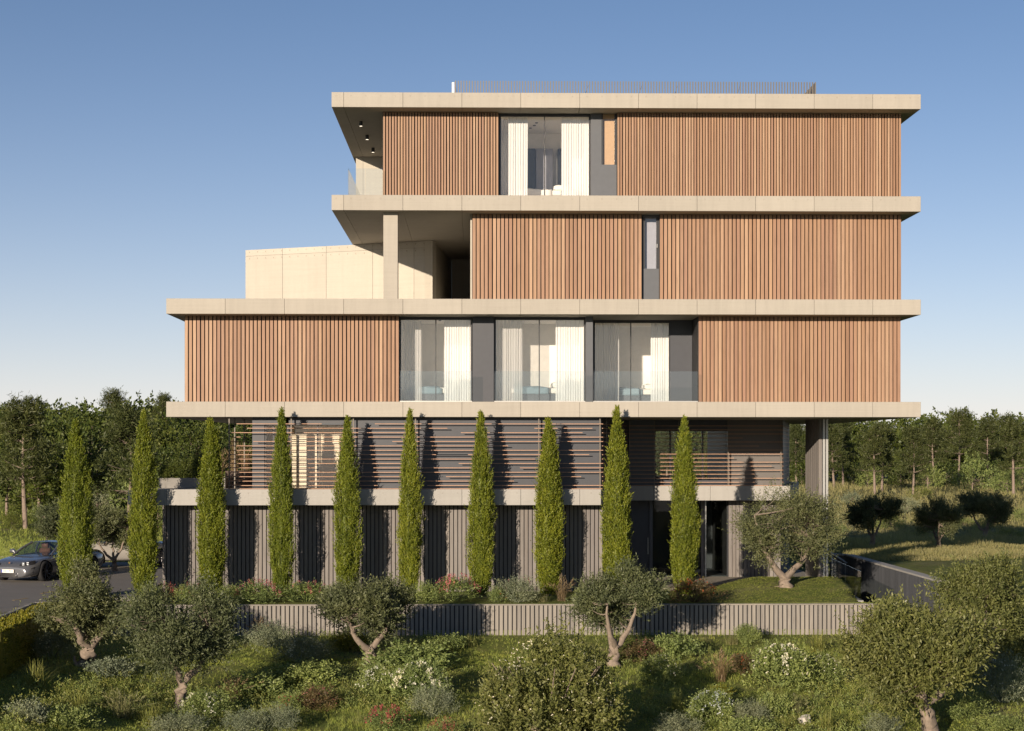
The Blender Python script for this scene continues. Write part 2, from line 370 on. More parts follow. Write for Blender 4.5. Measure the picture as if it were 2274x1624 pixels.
def groundmat():
    m, nt, out = newmat('meadow_ground'); p = pos(nt)
    a = noise(nt, p, 0.35, 6, 0.62); b = noise(nt, p, 2.6, 5, 0.6); c = noise(nt, p, 30, 4, 0.7)
    g = ramp(nt, b, [(0.3, (0.10,0.135,0.032)), (0.5, (0.155,0.185,0.045)), (0.72, (0.215,0.215,0.07))])
    dry = ramp(nt, b, [(0.3, (0.17,0.16,0.075)), (0.6, (0.25,0.225,0.125)), (0.8, (0.30,0.265,0.165))])
    col = mixc(nt, g, dry, ramp(nt, a, [(0.50, (0,0,0)), (0.68, (0.7,0.7,0.7))]))
    soil = noise(nt, p, 0.9, 5, 0.65); col = mixc(nt, col, (0.10,0.078,0.05), ramp(nt, soil, [(0.60, (0,0,0)), (0.70, (0.75,0.75,0.75))]))
    sp = N(nt, 'ShaderNodeSeparateXYZ'); nt.links.new(p, sp.inputs[0])
    mr = N(nt, 'ShaderNodeMapRange'); mr.inputs[1].default_value = 16; mr.inputs[2].default_value = 60; nt.links.new(sp.outputs[1], mr.inputs[0])
    mrx = N(nt, 'ShaderNodeMapRange'); mrx.inputs[1].default_value = 0; mrx.inputs[2].default_value = 12; nt.links.new(sp.outputs[0], mrx.inputs[0])
    mm = N(nt, 'ShaderNodeMath', operation='MULTIPLY'); nt.links.new(mr.outputs[0], mm.inputs[0]); nt.links.new(mrx.outputs[0], mm.inputs[1])
    m2 = N(nt, 'ShaderNodeMath', operation='MULTIPLY'); nt.links.new(mm.outputs[0], m2.inputs[0]); m2.inputs[1].default_value = 0.65
    col = mixc(nt, col, dry, m2.outputs[0])
    col = mixc(nt, col, (0.5,0.5,0.5), ramp(nt, c, [(0.3, (1,1,1)), (0.6, (0,0,0))]), 'MULTIPLY')
    principled(nt, out, col, 0.95, 0, bump(nt, c, 0.6, 0.04), 0.1); return m
ground = put('ground', qq.mesh('ground', True), groundmat()); ground['kind'] = 'structure'

def asphaltmat():
    m, nt, out = newmat('driveway_asphalt'); p = pos(nt)
    a = noise(nt, p, 0.6, 5); f = noise(nt, p, 60, 3, 0.8)
    c = mixc(nt, (0.18,0.168,0.152), (0.26,0.24,0.215), a); c = mixc(nt, c, (0.6,0.6,0.6), ramp(nt, f, [(0.3,(1,1,1)),(0.55,(0,0,0))]), 'MULTIPLY')
    principled(nt, out, c, 0.85, 0, bump(nt, f, 0.3, 0.01), 0.3); return m
def sheet(name, pts, z, mat, th=0.06):
    o = prism(name, pts, z-th, z, mat); o['kind'] = 'structure'; return o
road_r = X(338, -1)
hx = (HB1[0]-HB0[0])/(HB1[1]-HB0[1])
ROAD = [(-60, -14.9), (HB0[0]+hx*(-9.9)-0.55, -14.9), (HB0[0]-0.55, HB0[1]+0.3), (road_r, -2.6), (X(352, 4), 4.0), (X(352, 4), 24.0), (-26, 17.0), (-60, 12.0)]
sheet('driveway', ROAD, -0.098, asphaltmat())
KERB = concrete('kerb_concrete', (0.30,0.285,0.26), 0.2)
kerbs = [(ROAD[1], ROAD[2]), (ROAD[2], ROAD[3]), (ROAD[5], ROAD[6]), (ROAD[6], ROAD[7])]
kb = empty('kerb', (ROAD[2][0], ROAD[2][1], -0.12)); kb['kind'] = 'structure'
for a, b in kerbs:
    L = math.dist(a, b); n = max(1, int(L/1.0))
    for i in range(n):
        p = [a[k]+(b[k]-a[k])*(i+0.01)/n for k in (0,1)]; q_ = [a[k]+(b[k]-a[k])*(i+0.99)/n for k in (0,1)]
        obox('kerb_stone', p, q_, 0.14, -0.2, 0.0, KERB, kb, 0.012, 0.07)
YLINE = plain('worn_yellow_paint', (0.30,0.20,0.06), 0.8)
for (a, b) in (((92,1318),(118,1313)), ((30,1333),(62,1328))):
    p, q_ = G(a[0], a[1], -0.094), G(b[0], b[1], -0.094)
    o = obox('painted_marking', p, q_, 0.1, -0.0965, -0.093, YLINE); o['kind'] = 'structure'
PAVE = concrete('entrance_paving', (0.30,0.275,0.23), 0.15)
sheet('entrance_terrace', [(X(1340,1.2),1.2),(X(1480,1.0),1.0),(X(1640,2.4),2.4),(X(1815,6.4),6.4),(X(1815,6.4),13.0),(X(1340,1.2),13.0)], -0.03, PAVE, 0.12)

# ------------------------------------------------------------------ the house
YS = 0.80                                            # slat face
zA0, zA1 = Z(736,238,0), Z(736,205,0)
zB0, zB1 = Z(736,467,0), Z(736,433,0)
zC0, zC1 = Z(369,697,0), Z(369,663,0)
zD0, zD1 = Z(369,926,0), Z(369,892,0)
zE0, zE1 = Z(500,1122,0), Z(500,1087,0)
XR = X(2044, 0); XL_AB = X(736, 0); XL_CD = X(369, 0)
GRID = [500-131, 500, 631.5, 763, 894.4, 1025.4, 1156, 1287, 1417.5, 1547.5, 1677.5, 1807.5, 1937.5]
GRIDX = [X(p, 0) for p in GRID]
HOUSE = thing('apartment_building', 'four storey house of stacked concrete slabs with larch slat facades over a dark podium', 'building', (X(1200,6), 7.0, 0))
def holes(parent, pts, r=0.022):
    """shallow tie-hole plugs facing the viewer"""
    q = Q()
    for (x, y, z) in pts:
        a = np.linspace(0, 2*np.pi, 8, endpoint=False)
        o = np.stack([x+r*np.cos(a), np.full(8, y-0.004), z+r*np.sin(a)], -1); i_ = np.stack([x+0.4*r*np.cos(a), np.full(8, y+0.012), z+0.4*r*np.sin(a)], -1)
        b = np.stack([x+1.1*r*np.cos(a), np.full(8, y+0.004), z+1.1*r*np.sin(a)], -1)
        V = np.concatenate([b, o, i_]); F = []
        for k in range(8):
            l = (k+1) % 8; F += [(k, l, 8+l, 8+k), (8+k, 8+l, 16+l, 16+k)]
        F += [(16,17,18,19),(16,19,20,23),(20,21,22,23)]
        q.add(V, F)
    o = put('tie_holes', q.mesh('tie_holes'), TIEH, parent); o.location = -WPOS[parent]; o['kind'] = 'stuff'; return o
TIEH = plain('tie_hole_cement', (0.17,0.15,0.12), 0.95)
def slab(name, xl, z0, z1, hole_rows=True, label=None):
    s = empty(name, ((xl+XR)/2, 8, z0), 0, HOUSE)
    if label: s['label'] = label
    xs = [xl]+[g for g in GRIDX if xl+0.3 < g < XR-0.3]+[XR]
    box('slab_core', xl+0.03, XR-0.03, 0.03, 15.97, z0+0.02, z1-0.02, CONC, s)
    for a, b in zip(xs[:-1], xs[1:]):
        box('concrete_panel', a+0.004*(a != xl), b-0.004*(b != XR), 0, 16, z0, z1, CONC, s, 0.006)
    if hole_rows:
        pts = []; x = xl+0.15
        while x < XR-0.1:
            pts.append((x, 0, z1-0.115)); x += 0.486
        holes(s, pts)
    return s
SA = slab('roof_slab', XL_AB, zA0, zA1); SB = slab('floor_slab', XL_AB, zB0, zB1)
SC = slab('floor_slab', XL_CD, zC0, zC1, False); SD = slab('floor_slab', XL_CD, zD0, zD1, False)

def screen(px0, px1, z0, z1, pitch, w, y=YS, mat=TIMBER, depth=0.07, seed=0, edge=True):
    """a run of upright slats over a dark backing wall"""
    x0, x1 = X(px0, y), X(px1, y); n = max(2, round((x1-x0)/pitch)); p = (x1-x0)/n
    s = empty('slat_screen', ((x0+x1)/2, y, z0), 0, HOUSE); rng = random.Random(seed)
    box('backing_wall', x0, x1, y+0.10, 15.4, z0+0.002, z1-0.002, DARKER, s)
    me = boxmesh(w, depth, z1-z0-0.012, mat)
    for i in range(n):
        xc = x0+p*(i+0.5)+rng.uniform(-0.003, 0.003)
        put('timber_slat', me, None, s, (xc, y+depth/2+rng.uniform(-0.004, 0.004), (z0+z1)/2))
    return s
screen(849.5, 1107, zB1, zA0, 0.0955, 0.062, seed=1)
screen(1369.5, 2001, zB1, zA0, 0.0955, 0.064, seed=2)
screen(1048, 1425, zC1, zB0, 0.1345, 0.102, seed=3)
screen(1464, 2001, zC1, zB0, 0.1345, 0.102, seed=4)
screen(409, 886, zD1, zC0, 0.1345, 0.098, seed=5)
screen(1550, 2000, zD1, zC0, 0.1345, 0.103, seed=6)

def pane(name, x0, x1, z0, z1, y, mat, parent, th=0.02):
    return box(name, x0, x1, y, y+th, z0, z1, mat, parent)
def glazing(px0, px1, z0, z1, y, mulls, parent=HOUSE, mat=GLASS, fw=0.055):
    """framed glass wall: each pane and each bar a part"""
    x0, x1 = X(px0, y), X(px1, y); xs = [x0]+[X(m, y) for m in mulls]+[x1]
    w = empty('window', ((x0+x1)/2, y, z0), 0, parent)
    box('window_head', x0, x1, y-0.03, y+0.05, z1-0.10, z1-0.004, FRAME, w); box('window_sill', x0, x1, y-0.03, y+0.05, z0+0.004, z0+0.05, FRAME, w)
    for k, x in enumerate(xs):
        ww = fw if k in (0, len(xs)-1) else 0.035
        xa = x if k == 0 else (x-ww if k == len(xs)-1 else x-ww/2)
        box('mullion', xa, xa+ww, y-0.028, y+0.048, z0+0.051, z1-0.101, FRAME, w)
    for a, b in zip(xs[:-1], xs[1:]):
        pane('pane', a+0.005, b-0.005, z0+0.045, z1-0.09, y, mat, w)
    return w
def room(px0, px1, z0, z1, y0, y1, back=PLASTER, lights=()):
    x0, x1 = X(px0, y0), X(px1, y0)
    r = empty('bedroom', ((x0+x1)/2, (y0+y1)/2, z0), 0, HOUSE)
    box('room_floor', x0, x1, y0, y1, z0+0.003, z0+0.03, OAKFLOOR, r); box('room_ceiling', x0, x1, y0, y1, z1-0.06, z1-0.003, PLASTER, r)
    box('room_wall', x0, x1, y1, y1+0.08, z0+0.03, z1-0.06, back, r)
    box('room_wall', x0-0.001, x0+0.05, y0+0.05, y1, z0+0.03, z1-0.06, PLASTER, r); box('room_wall', x1-0.05, x1+0.001, y0+0.05, y1, z0+0.03, z1-0.06, PLASTER, r)
    for (lx, ly) in lights:
        q = Q(); a = np.linspace(0, 2*np.pi, 12, endpoint=False)
        tube(q, [(0,0,-0.012),(0,0,0.012)], [0.05,0.05], 12); V = np.stack([0.05*np.cos(a), 0.05*np.sin(a), np.full(12,-0.012)], -1)
        q.add(V, [(0,1,2,3),(0,3,4,5),(0,5,6,7),(0,7,8,9),(0,9,10,11)])
        put('ceiling_spot', q.mesh('ceiling_spot'), FRAME, r, (x0+(x1-x0)*lx, y0+(y1-y0)*ly, z1-0.074))
    return r
# top floor opening
room(1109, 1310.5, zB1, zA0, 1.2, 4.6, PLASTER, ((0.42,0.35),(0.40,0.5),(0.36,0.65)))
glazing(1108, 1310.5, zB1, zA0, 1.08, (1209,))
XP = [X(p, 1.0) for p in (1311.5, 1335, 1367, 1369)]
pn = empty('window_panel', (XP[1], 1.0, zB1), 0, HOUSE)
zw0, zw1 = Z(1350, 366, 1.0), Z(1350, 253, 1.0)
box('metal_panel', XP[0], XP[1], 1.0, 1.25, zB1+0.004, zA0-0.004, GREYP, pn); box('metal_panel', XP[1], XP[3], 1.0, 1.25, zB1+0.004, zw0, GREYP, pn)
box('metal_panel', XP[1], XP[3], 1.0, 1.25, zw1, zA0-0.004, GREYP, pn); box('casement_frame', XP[1], XP[1]+0.05, 0.985, 1.2, zw0, zw1, FRAME, pn)
box('casement_frame', XP[2]-0.04, XP[3], 0.985, 1.2, zw0, zw1, FRAME, pn); box('roller_blind', XP[1]+0.05, XP[2]-0.04, 1.12, 1.14, zw0, zw1, BLIND, pn)
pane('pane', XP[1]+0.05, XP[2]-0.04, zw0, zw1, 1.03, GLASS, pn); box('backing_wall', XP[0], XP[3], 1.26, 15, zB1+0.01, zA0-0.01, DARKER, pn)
bk = empty('wardrobe', (X(1200,4.4), 4.4, zB1), 0, HOUSE); bk['label'] = 'dark grey wardrobe fronts at the back of the top floor bedroom'
for a, b, m in ((1168,1190,GREYP),(1190,1228,GREYWALL),(1238,1262,GREYP)):
    box('wardrobe_door', X(a,4.3), X(b,4.3)-0.02, 4.3, 4.58, zB1+0.04, zB1+2.25, m, bk)
# window strip of the third storey
XP = [X(p, 1.0) for p in (1426, 1432, 1457, 1463)]
pn = empty('window_panel', (XP[1], 1.0, zC1), 0, HOUSE); zw0, zw1 = Z(1445, 597, 1.0), Z(1445, 483, 1.0)
box('metal_panel', XP[0], XP[3], 1.0, 1.25, zC1+0.004, zw0, GREYP, pn); box('metal_panel', XP[0], XP[3], 1.0, 1.25, zw1, zB0-0.004, GREYP, pn)
box('casement_frame', XP[0], XP[1], 0.985, 1.2, zw0, zw1, FRAME, pn); box('casement_frame', XP[2], XP[3], 0.985, 1.2, zw0, zw1, FRAME, pn)
box('roller_blind', XP[1], XP[2], 1.14, 1.16, zw0, zw1, GREYWALL, pn); pane('pane', XP[1], XP[2], zw0, zw1, 1.03, GLASS, pn)
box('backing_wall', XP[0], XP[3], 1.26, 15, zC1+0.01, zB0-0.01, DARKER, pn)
box('window_handle', XP[2]+0.01, XP[2]+0.03, 0.93, 0.985, zw0+0.7, zw0+0.82, STEEL, pn)
# second storey bays
room(887, 1048, zD1, zC0, 1.4, 3.9, PLASTER, ((0.55,0.25),)); glazing(886.5, 1048, zD1, zC0, 1.3, (967.5,))
box('facade_pier', X(1049,1.1), X(1096,1.1), 1.1, 6.4, zD1+0.003, zC0-0.003, DARK, HOUSE)
room(1098, 1299, zD1, zC0, 1.4, 3.9, PLASTER); glazing(1097, 1299.5, zD1, zC0, 1.3, (1197,))
box('facade_pier', X(1301,0.95), X(1316,0.95), 0.95, 6.4, zD1+0.003, zC0-0.003, GREYP, HOUSE)
room(1318, 1488, zD1, zC0, 2.75, 5.3, PLASTER); glazing(1317, 1488, zD1, zC0, 2.65, (1400,))
box('metal_panel', X(1488,2.6), X(1549,0.95)-0.004, 2.6, 7.5, zD1+0.003, zC0-0.003, DARK, HOUSE)
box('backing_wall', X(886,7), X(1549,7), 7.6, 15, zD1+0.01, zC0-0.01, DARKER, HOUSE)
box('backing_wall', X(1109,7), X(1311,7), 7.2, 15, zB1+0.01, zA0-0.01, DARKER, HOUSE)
def balustrade(pxs, z0, h, y, parent=HOUSE):
    b = empty('glass_balustrade', (X(pxs[0], y), y, z0), 0, parent)
    for a, c in zip(pxs[:-1], pxs[1:]):
        box('glass_pane', X(a, y)+0.006, X(c, y)-0.006, y, y+0.018, z0+0.004, z0+h, RAILGLASS, b)
    box('base_channel', X(pxs[0], y), X(pxs[-1], y), y-0.012, y+0.03, z0+0.001, z0+0.035, STEEL, b)
    return b
balustrade((887.5, 957, 1048), zD1, 1.02, 0.32); balustrade((1097, 1187, 1299), zD1, 1.02, 0.32); balustrade((1317, 1364, 1443, 1488, 1549), zD1, 1.02, 0.32)
# top balcony at the left
bl = balustrade((773, 811, 849), zB1, 0.95, 0.55)
obox('glass_pane', (X(773,0.55), 0.58), (X(773,0.55), 9.6), 0.018, zB1+0.004, zB1+0.95, RAILGLASS, bl)
wl_ = empty('balcony_wall', (X(820,10.2), 10.2, zB1), 0, HOUSE)
xa, xm, xb = X(790,10.2), X(806,10.2), X(872,10.2)
box('concrete_panel', xa, xm-0.004, 10.2, 10.45, zB1+0.002, zA0-0.002, CONC_W, wl_); box('concrete_panel', xm+0.004, xb, 10.2, 10.45, zB1+0.002, zA0-0.002, CONC_W, wl_)
holes(wl_, [(xa+0.16, 10.2, zB1+1.15), (xm+0.3, 10.2, zB1+1.15), (xm+0.75, 10.2, zB1+1.15)], 0.03)
for px, py, yy in ((801,264,2.6),(815,298,5.3),(828,330,8.1)):
    dl = empty('downlight', (X(px,yy), yy, zA0-0.17), 0, HOUSE); q = Q(); tube(q, [(0,0,0),(0,0,0.168)], [0.06,0.06], 14)
    put('can', q.mesh('can', True), FRAME, dl, WPOS[dl]); q = Q(); a = np.linspace(0, 2*np.pi, 12, endpoint=False)
    q.add(np.stack([0.056*np.cos(a), 0.056*np.sin(a), np.full(12, 0.006)], -1), [(0,1,2,3),(0,3,4,5),(0,5,6,7),(0,7,8,9),(0,9,10,11)])
    put('lens', q.mesh('lens'), LAMP, dl, WPOS[dl])
# third storey terrace: column, splayed concrete wall, return, back wall
cl = empty('concrete_column', (X(867,0.5), 0.7, zC1), 0, HOUSE)
box('column_shaft', X(851,0.5), X(883,0.5), 0.5, 1.0, zC1+0.002, zB0-0.002, CONC, cl, 0.008)
tw = empty('terrace_wall', (X(750,10), 10.3, zC1), 0, HOUSE)
wa, wb = (X(545,12.0), 12.0), (X(960,8.6), 8.6)
zt = zB0-0.012; zs = zt-0.24
cuts = [0.0, 0.205, 0.443, 0.69, 0.905, 1.0]
def wlerp(t): return (wa[0]+(wb[0]-wa[0])*t, wa[1]+(wb[1]-wa[1])*t)
for t0, t1 in zip(cuts[:-1], cuts[1:]):
    e0, e1 = 0.0007*(t0 > 0), 0.0007*(t1 < 1)
    obox('concrete_panel', wlerp(t0+e0), wlerp(t1-e1), 0.3, zs+0.004, zt, CONC_W, tw, 0.0, 0.15); obox('concrete_panel', wlerp(t0+e0), wlerp(t1-e1), 0.3, zC1+0.002, zs-0.004, CONC_W, tw, 0.0, 0.15)
obox('wall_core', wlerp(0.002), wlerp(0.998), 0.24, zC1+0.01, zt-0.01, DARKER, tw, 0.0, 0.16)
hp = []
for k in range(22):
    t = 0.025+k*0.0445; p = wlerp(min(t, 0.99)); hp += [(p[0], p[1], zt-0.09), (p[0], p[1], zs-0.1), (p[0], p[1], zC1+0.45)]
holes(tw, hp, 0.028)
wc = (X(1003,16.0), 15.8)
obox('concrete_panel', (wb[0], wb[1]+0.02), wc, 0.3, zC1+0.002, zB0-0.003, CONC_W, tw, 0.0, 0.152)
box('terrace_back_wall', wc[0], X(1049,15), 15.4, 15.7, zC1+0.002, zB0-0.003, CONC_W, HOUSE)
box('terrace_side_wall', X(1048,0.95)-0.06, X(1048,0.95)-0.004, 0.96, 15.38, zC1+0.002, zB0-0.003, CONC_W, HOUSE)
# roof railing: upright bars round a rectangle set back from the roof edge
rr = empty('roof_railing', (X(1400,1.4), 4.5, zA1), 0, HOUSE)
xa, xb = X(1011,1.4), X(1810,1.4); zt = Z(1011,180,1.4)
me = boxmesh(0.034, 0.034, zt-zA1, BRONZE); n = 129
for i in range(n+1): put('baluster', me, None, rr, (xa+(xb-xa)*i/n, 1.4, (zt+zA1)/2))
for xs_ in (xa, xb):
    for k in range(1, 40): put('baluster', boxmesh(0.02, 0.12, zt-zA1, BRONZE), None, rr, (xs_, 1.4+k*0.17, (zt+zA1)/2))
box('end_post', xa-0.12, xa-0.04, 1.36, 1.5, zA1+0.001, zt-0.06, LINEN, rr); box('bottom_rail', xa, xb, 1.425, 1.45, zA1+0.03, zA1+0.07, BRONZE, rr)
for xx in (X(1300,1.4), X(1420,1.4), X(1500,1.4), X(1640,1.4)):
    o = put('stay', boxmesh(0.012, 0.012, 1.0, BRONZE), None, rr, (xx, 1.75, zA1+0.3)); o.rotation_euler = (math.radians(-40), math.radians(20), 0)

# podium deck slab with a splayed step back at the right
eF = [(X(344,0), 0.0), (X(1334,0), 0.0), (X(1392,5.4), 5.4), (X(1754,5.4), 5.4), (X(1773,14.5), 14.5), (X(344,0), 14.5)]
SE = empty('podium_slab', (X(1000,5), 6, zE0), 0, HOUSE)
ins = 0.06
prism('slab_core', [(eF[0][0]+ins, ins), (eF[1][0]-0.02, ins), (eF[2][0]-0.02, 5.4+ins), (eF[3][0]-ins, 5.4+ins), (eF[4][0]-ins, 14.5), (eF[5][0]+ins, 14.5)], zE0, zE1-0.004, CONC_G, SE)
def fascia(p, q_, cuts, parent, mat=CONC_G):
    for t0, t1 in zip(cuts[:-1], cuts[1:]):
        a = (p[0]+(q_[0]-p[0])*t0, p[1]+(q_[1]-p[1])*t0); b = (p[0]+(q_[0]-p[0])*t1, p[1]+(q_[1]-p[1])*t1); L = math.dist(a, b)
        g = 0.005/L; a2 = (a[0]+(b[0]-a[0])*g, a[1]+(b[1]-a[1])*g); b2 = (b[0]-(b[0]-a[0])*g, b[1]-(b[1]-a[1])*g)
        obox('concrete_panel', a2, b2, 0.058, zE0-0.004, zE1, mat, parent, 0.004, 0.029)
gc = [0]+[(g-eF[0][0])/(eF[1][0]-eF[0][0]) for g in GRIDX if eF[0][0]+0.3 < g < eF[1][0]-0.3]+[1]
fascia(eF[0], eF[1], gc, SE); fascia(eF[1], eF[2], [0, 0.5, 1], SE); fascia(eF[2], eF[3], [0, 0.16, 0.51, 0.85, 1], SE); fascia(eF[3], eF[4], [0, 0.33, 0.66, 1], SE)
holes(SE, [(eF[0][0]+0.12+0.49*k, 0.0, zE1-0.12) for k in range(30)]+[(eF[2][0]+0.3+0.66*k, 5.4, zE1-0.12) for k in range(9)])
prism('side_landing', [(X(284,1.0), 1.0), (X(340,1.0), 1.0), (X(340,1.0), 7.0), (X(284,1.0), 7.0)], Z(300,1121,1.0), Z(300,1089,1.0), CONC_W, HOUSE)
# podium upper floor: dark walls behind loose horizontal louvres
yw = 0.52; z1 = zD0; z0 = zE1
pu = empty('podium_walls', (X(1000,yw), yw, z0), 0, HOUSE)
def dwall(a, b, y=yw, zz0=z0, zz1=z1, mat=DARK, th=0.2): return box('dark_wall', X(a,y), X(b,y), y, y+th, zz0+0.004, zz1-0.003, mat, pu)
dwall(560, 587); dwall(764, 1334); dwall(587, 764, zz0=Z(600,944,yw)); dwall(632, 641)
prism('dark_wall', [(X(1334,yw), yw), (X(1396,5.95), 5.95), (X(1396,5.95), 6.2), (X(1334,yw), yw+0.3)], z0+0.004, z1-0.003, DARK, pu)
yr = 5.95; wz0, wz1 = Z(1500,1066,yr), Z(1500,958,yr)
dwall(1396, 1453, yr, mat=GREYP); dwall(1617, 1738, yr, mat=plain('taupe_panel', (0.115,0.105,0.098), 0.55)); dwall(1453, 1617, yr, z0, wz0); dwall(1453, 1617, yr, wz1, z1)
obox('dark_wall', (X(1738,yr), yr), (X(1752,14), 14.0), 0.2, z0+0.004, z1-0.003, DARK, pu, 0, 0.1)
obox('dark_wall', (X(1453,yr), yr+0.2), (X(1453,yr), 12.0), 0.1, z0+0.004, z1-0.003, DARK, pu); box('dark_wall', X(1617,yr), X(1617,yr)+0.1, yr+0.2, 12.0, z0+0.004, z1-0.003, DARK, pu)
gw = empty('window', (X(1530,yr), yr, wz0), 0, HOUSE)
xs = [X(p, yr) for p in (1453, 1488, 1560, 1617)]
for a, b in zip(xs[:-1], xs[1:]): box('pane', a+0.03, b-0.03, yr+0.06, yr+0.08, wz0, wz1, DARKGLASS, gw)
for a in xs: box('mullion', a-0.028, a+0.028, yr+0.03, yr+0.1, wz0, wz1, FRAME, gw)
box('room_back_rail', xs[0], xs[-1], 13.4, 13.5, z0+0.004, z0+0.25, DARK, HOUSE)
# lounge behind the left part
lz = Z(700,946,yw); lr = empty('lounge', (X(690,3), 3, z0), 0, HOUSE)
box('room_wall', X(560,yw), X(800,2.0), 2.0, 2.1, z0+0.02, z1-0.003, BEIGE, lr); box('room_floor', X(587,yw), X(790,yw), yw+0.2, 2.0, z0+0.003, z0+0.018, OAKFLOOR, lr)
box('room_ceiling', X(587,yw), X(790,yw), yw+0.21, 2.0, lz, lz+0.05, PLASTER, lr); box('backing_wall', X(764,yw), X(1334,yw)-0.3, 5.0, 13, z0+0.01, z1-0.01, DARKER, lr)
box('room_wall', X(560,yw), X(560,yw)+0.15, yw+0.2, 13, z0+0.01, z1-0.004, DARK, lr)
gl = empty('window', (X(680,yw), yw, z0), 0, HOUSE)
for p in (589, 607, 630, 643, 705, 762): box('mullion', X(p,yw)-0.03, X(p,yw)+0.03, yw+0.04, yw+0.12, z0+0.02, lz, FRAME, gl)
for a, b in ((589,607),(607,630),(643,705),(705,762)): box('pane', X(a,yw)+0.03, X(b,yw)-0.03, yw+0.07, yw+0.085, z0+0.02, lz, GLASS, gl)
# louvres
LV = {0:[(525,714),(832,1336)],1:[(548,993),(1186,1315)],2:[(506,928),(1023,1293)],3:[(525,534),(642,1336)],4:[(506,511),(562,788),(871,1336)],
      5:[(506,1128)],6:[(524,1336)],7:[(506,650),(751,1039),(968,1308)],8:[(506,1188)],9:[(506,933),(1018,1336)],10:[(506,700),(829,1050),(1154,1336)],
      11:[(506,1336)],12:[(506,939),(990,1290)],13:[(506,1141)],14:[(506,838),(948,1336)],15:[(506,1337)]}
yl = 0.22; ls = empty('louvre_screen', (X(920,yl), yl, z0), 0, HOUSE)
for r in range(16):
    zc = Z(900, 941.5+9.77*r if r < 15 else 1086.0, yl) if r < 15 else z0+0.012
    for a, b in LV[r]: box('louvre', X(a,yl), X(b,yl), yl, yl+0.05, zc-0.011, zc+0.011, LOUVRE, ls)
for p in (508, 646, 784, 922, 1059, 1196, 1332): box('louvre_post', X(p,yl)-0.018, X(p,yl)+0.018, yl+0.055, yl+0.095, z0+0.002, z1-0.002, BRONZE, ls)
def louvre_line(p, q_, zs_, parent, posts=4, mat=LOUVRE):
    for zc in zs_: obox('louvre', p, q_, 0.05, zc-0.011, zc+0.011, mat, parent)
    for k in range(posts):
        t = (k+0.5)/posts; c = (p[0]+(q_[0]-p[0])*t, p[1]+(q_[1]-p[1])*t)
        box('louvre_post', c[0]-0.018, c[0]+0.018, c[1]+0.06, c[1]+0.1, z0+0.002, z1-0.002, BRONZE, parent)
lc = empty('louvre_screen', (X(1360,2), 2, z0), 0, HOUSE); zrow = [Z(900, 941.5+9.77*r, yl) for r in range(15)]
louvre_line((X(1337,0.4), 0.4), (X(1392,5.5), 5.5), zrow, lc, 3)
# side screen going back on the left terrace
ll = empty('louvre_screen', (X(508,2), 2, z0), 0, HOUSE)
louvre_line((X(509,0.4), 0.4), (X(552,5.0)+0.0, 5.0), zrow[3:], ll, 2)
y2 = 5.62; lr2 = empty('louvre_screen', (X(1560,y2), y2, z0), 0, HOUSE)
ends = [1736,1736,1736,1649,1736,1685,1736,1736,1629,1736,1713,1736,1675,1736,1675,1736]
starts = [1396]*16; 
for k, e in enumerate(ends):
    zc = Z(1600, 946+8.94*k, y2) if k < 15 else z0+0.012
    box('louvre', X(starts[k],y2), X(e,y2), y2, y2+0.05, zc-0.011, zc+0.011, LOUVRE, lr2)
for p in (1398, 1453, 1507, 1617, 1734): box('louvre_post', X(p,y2)-0.018, X(p,y2)+0.018, y2+0.055, y2+0.095, z0+0.002, z1-0.002, BRONZE, lr2)
le = empty('louvre_screen', (X(1742,9), 9, z0), 0, HOUSE)
louvre_line((X(1737,5.8), 5.8), (X(1751,12.8), 12.8), [Z(1600, 946+8.94*k, y2) for k in range(15)], le, 6)
# ground floor
def boards(px0, px1, za, zb, y, pitch, w, mat, parent, name='cladding_board', backing=True, by=14.0):
    x0, x1 = X(px0,y), X(px1,y); n = round((x1-x0)/pitch); p = (x1-x0)/n; rng = random.Random(int(px0))
    s = empty('board_cladding', ((x0+x1)/2, y, za), 0, parent)
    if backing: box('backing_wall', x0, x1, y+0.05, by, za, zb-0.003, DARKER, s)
    me = boxmesh(w, 0.045, zb-za-0.004, mat)
    for i in range(n): put(name, me, None, s, (x0+p*(i+0.5), y+0.0225+rng.uniform(-0.003,0.003), (za+zb)/2))
    return s
zg = -0.14
boards(360, 1338, zg, zE0, 0.9, 0.138, 0.108, GREYWOOD, HOUSE, by=12.5)
boards(1617, 1733, zg, zE0, 6.4, 0.138, 0.118, GREYWOOD, HOUSE, by=12.5)
obox('dark_wall', (X(1338,0.95)+0.01, 0.97), (X(1398,6.3), 6.3), 0.15, zg, zE0-0.006, DARK, HOUSE, 0, 0.08)
obox('dark_wall', (X(1733,6.45), 6.45), (X(1752,13.5), 13.5), 0.15, zg, zE0-0.006, GREYWOOD, HOUSE, 0, 0.08)
eg = empty('entrance_glazing', (X(1500,6.6), 6.6, zg), 0, HOUSE)
box('entrance_door', X(1399,6.6), X(1441,6.6), 6.6, 6.68, -0.03, zE0-0.006, DARK, eg)
for a, b in ((1449,1520),(1520,1556),(1568,1616)): box('pane', X(a,6.6), X(b,6.6), 6.63, 6.65, -0.03, zE0-0.006, DARKGLASS, eg)
for p, w, m in ((1445,0.12,GREYP),(1520,0.05,FRAME),(1559,0.10,GREYWOOD),(1566,0.05,STEEL),(1615,0.05,FRAME)): box('mullion', X(p,6.55)-w/2, X(p,6.55)+w/2, 6.52, 6.72, -0.03, zE0-0.006, m, eg)
box('door_handle', X(1439,6.5)-0.02, X(1439,6.5), 6.5, 6.53, 0.8, 1.4, STEEL, eg)
box('room_wall', X(1399,6.6), X(1617,6.6), 11.0, 11.1, -0.02, zE0-0.006, DARK, eg); box('room_floor', X(1399,6.6), X(1617,6.6), 6.7, 11.0, -0.026, -0.006, GREYP, eg)
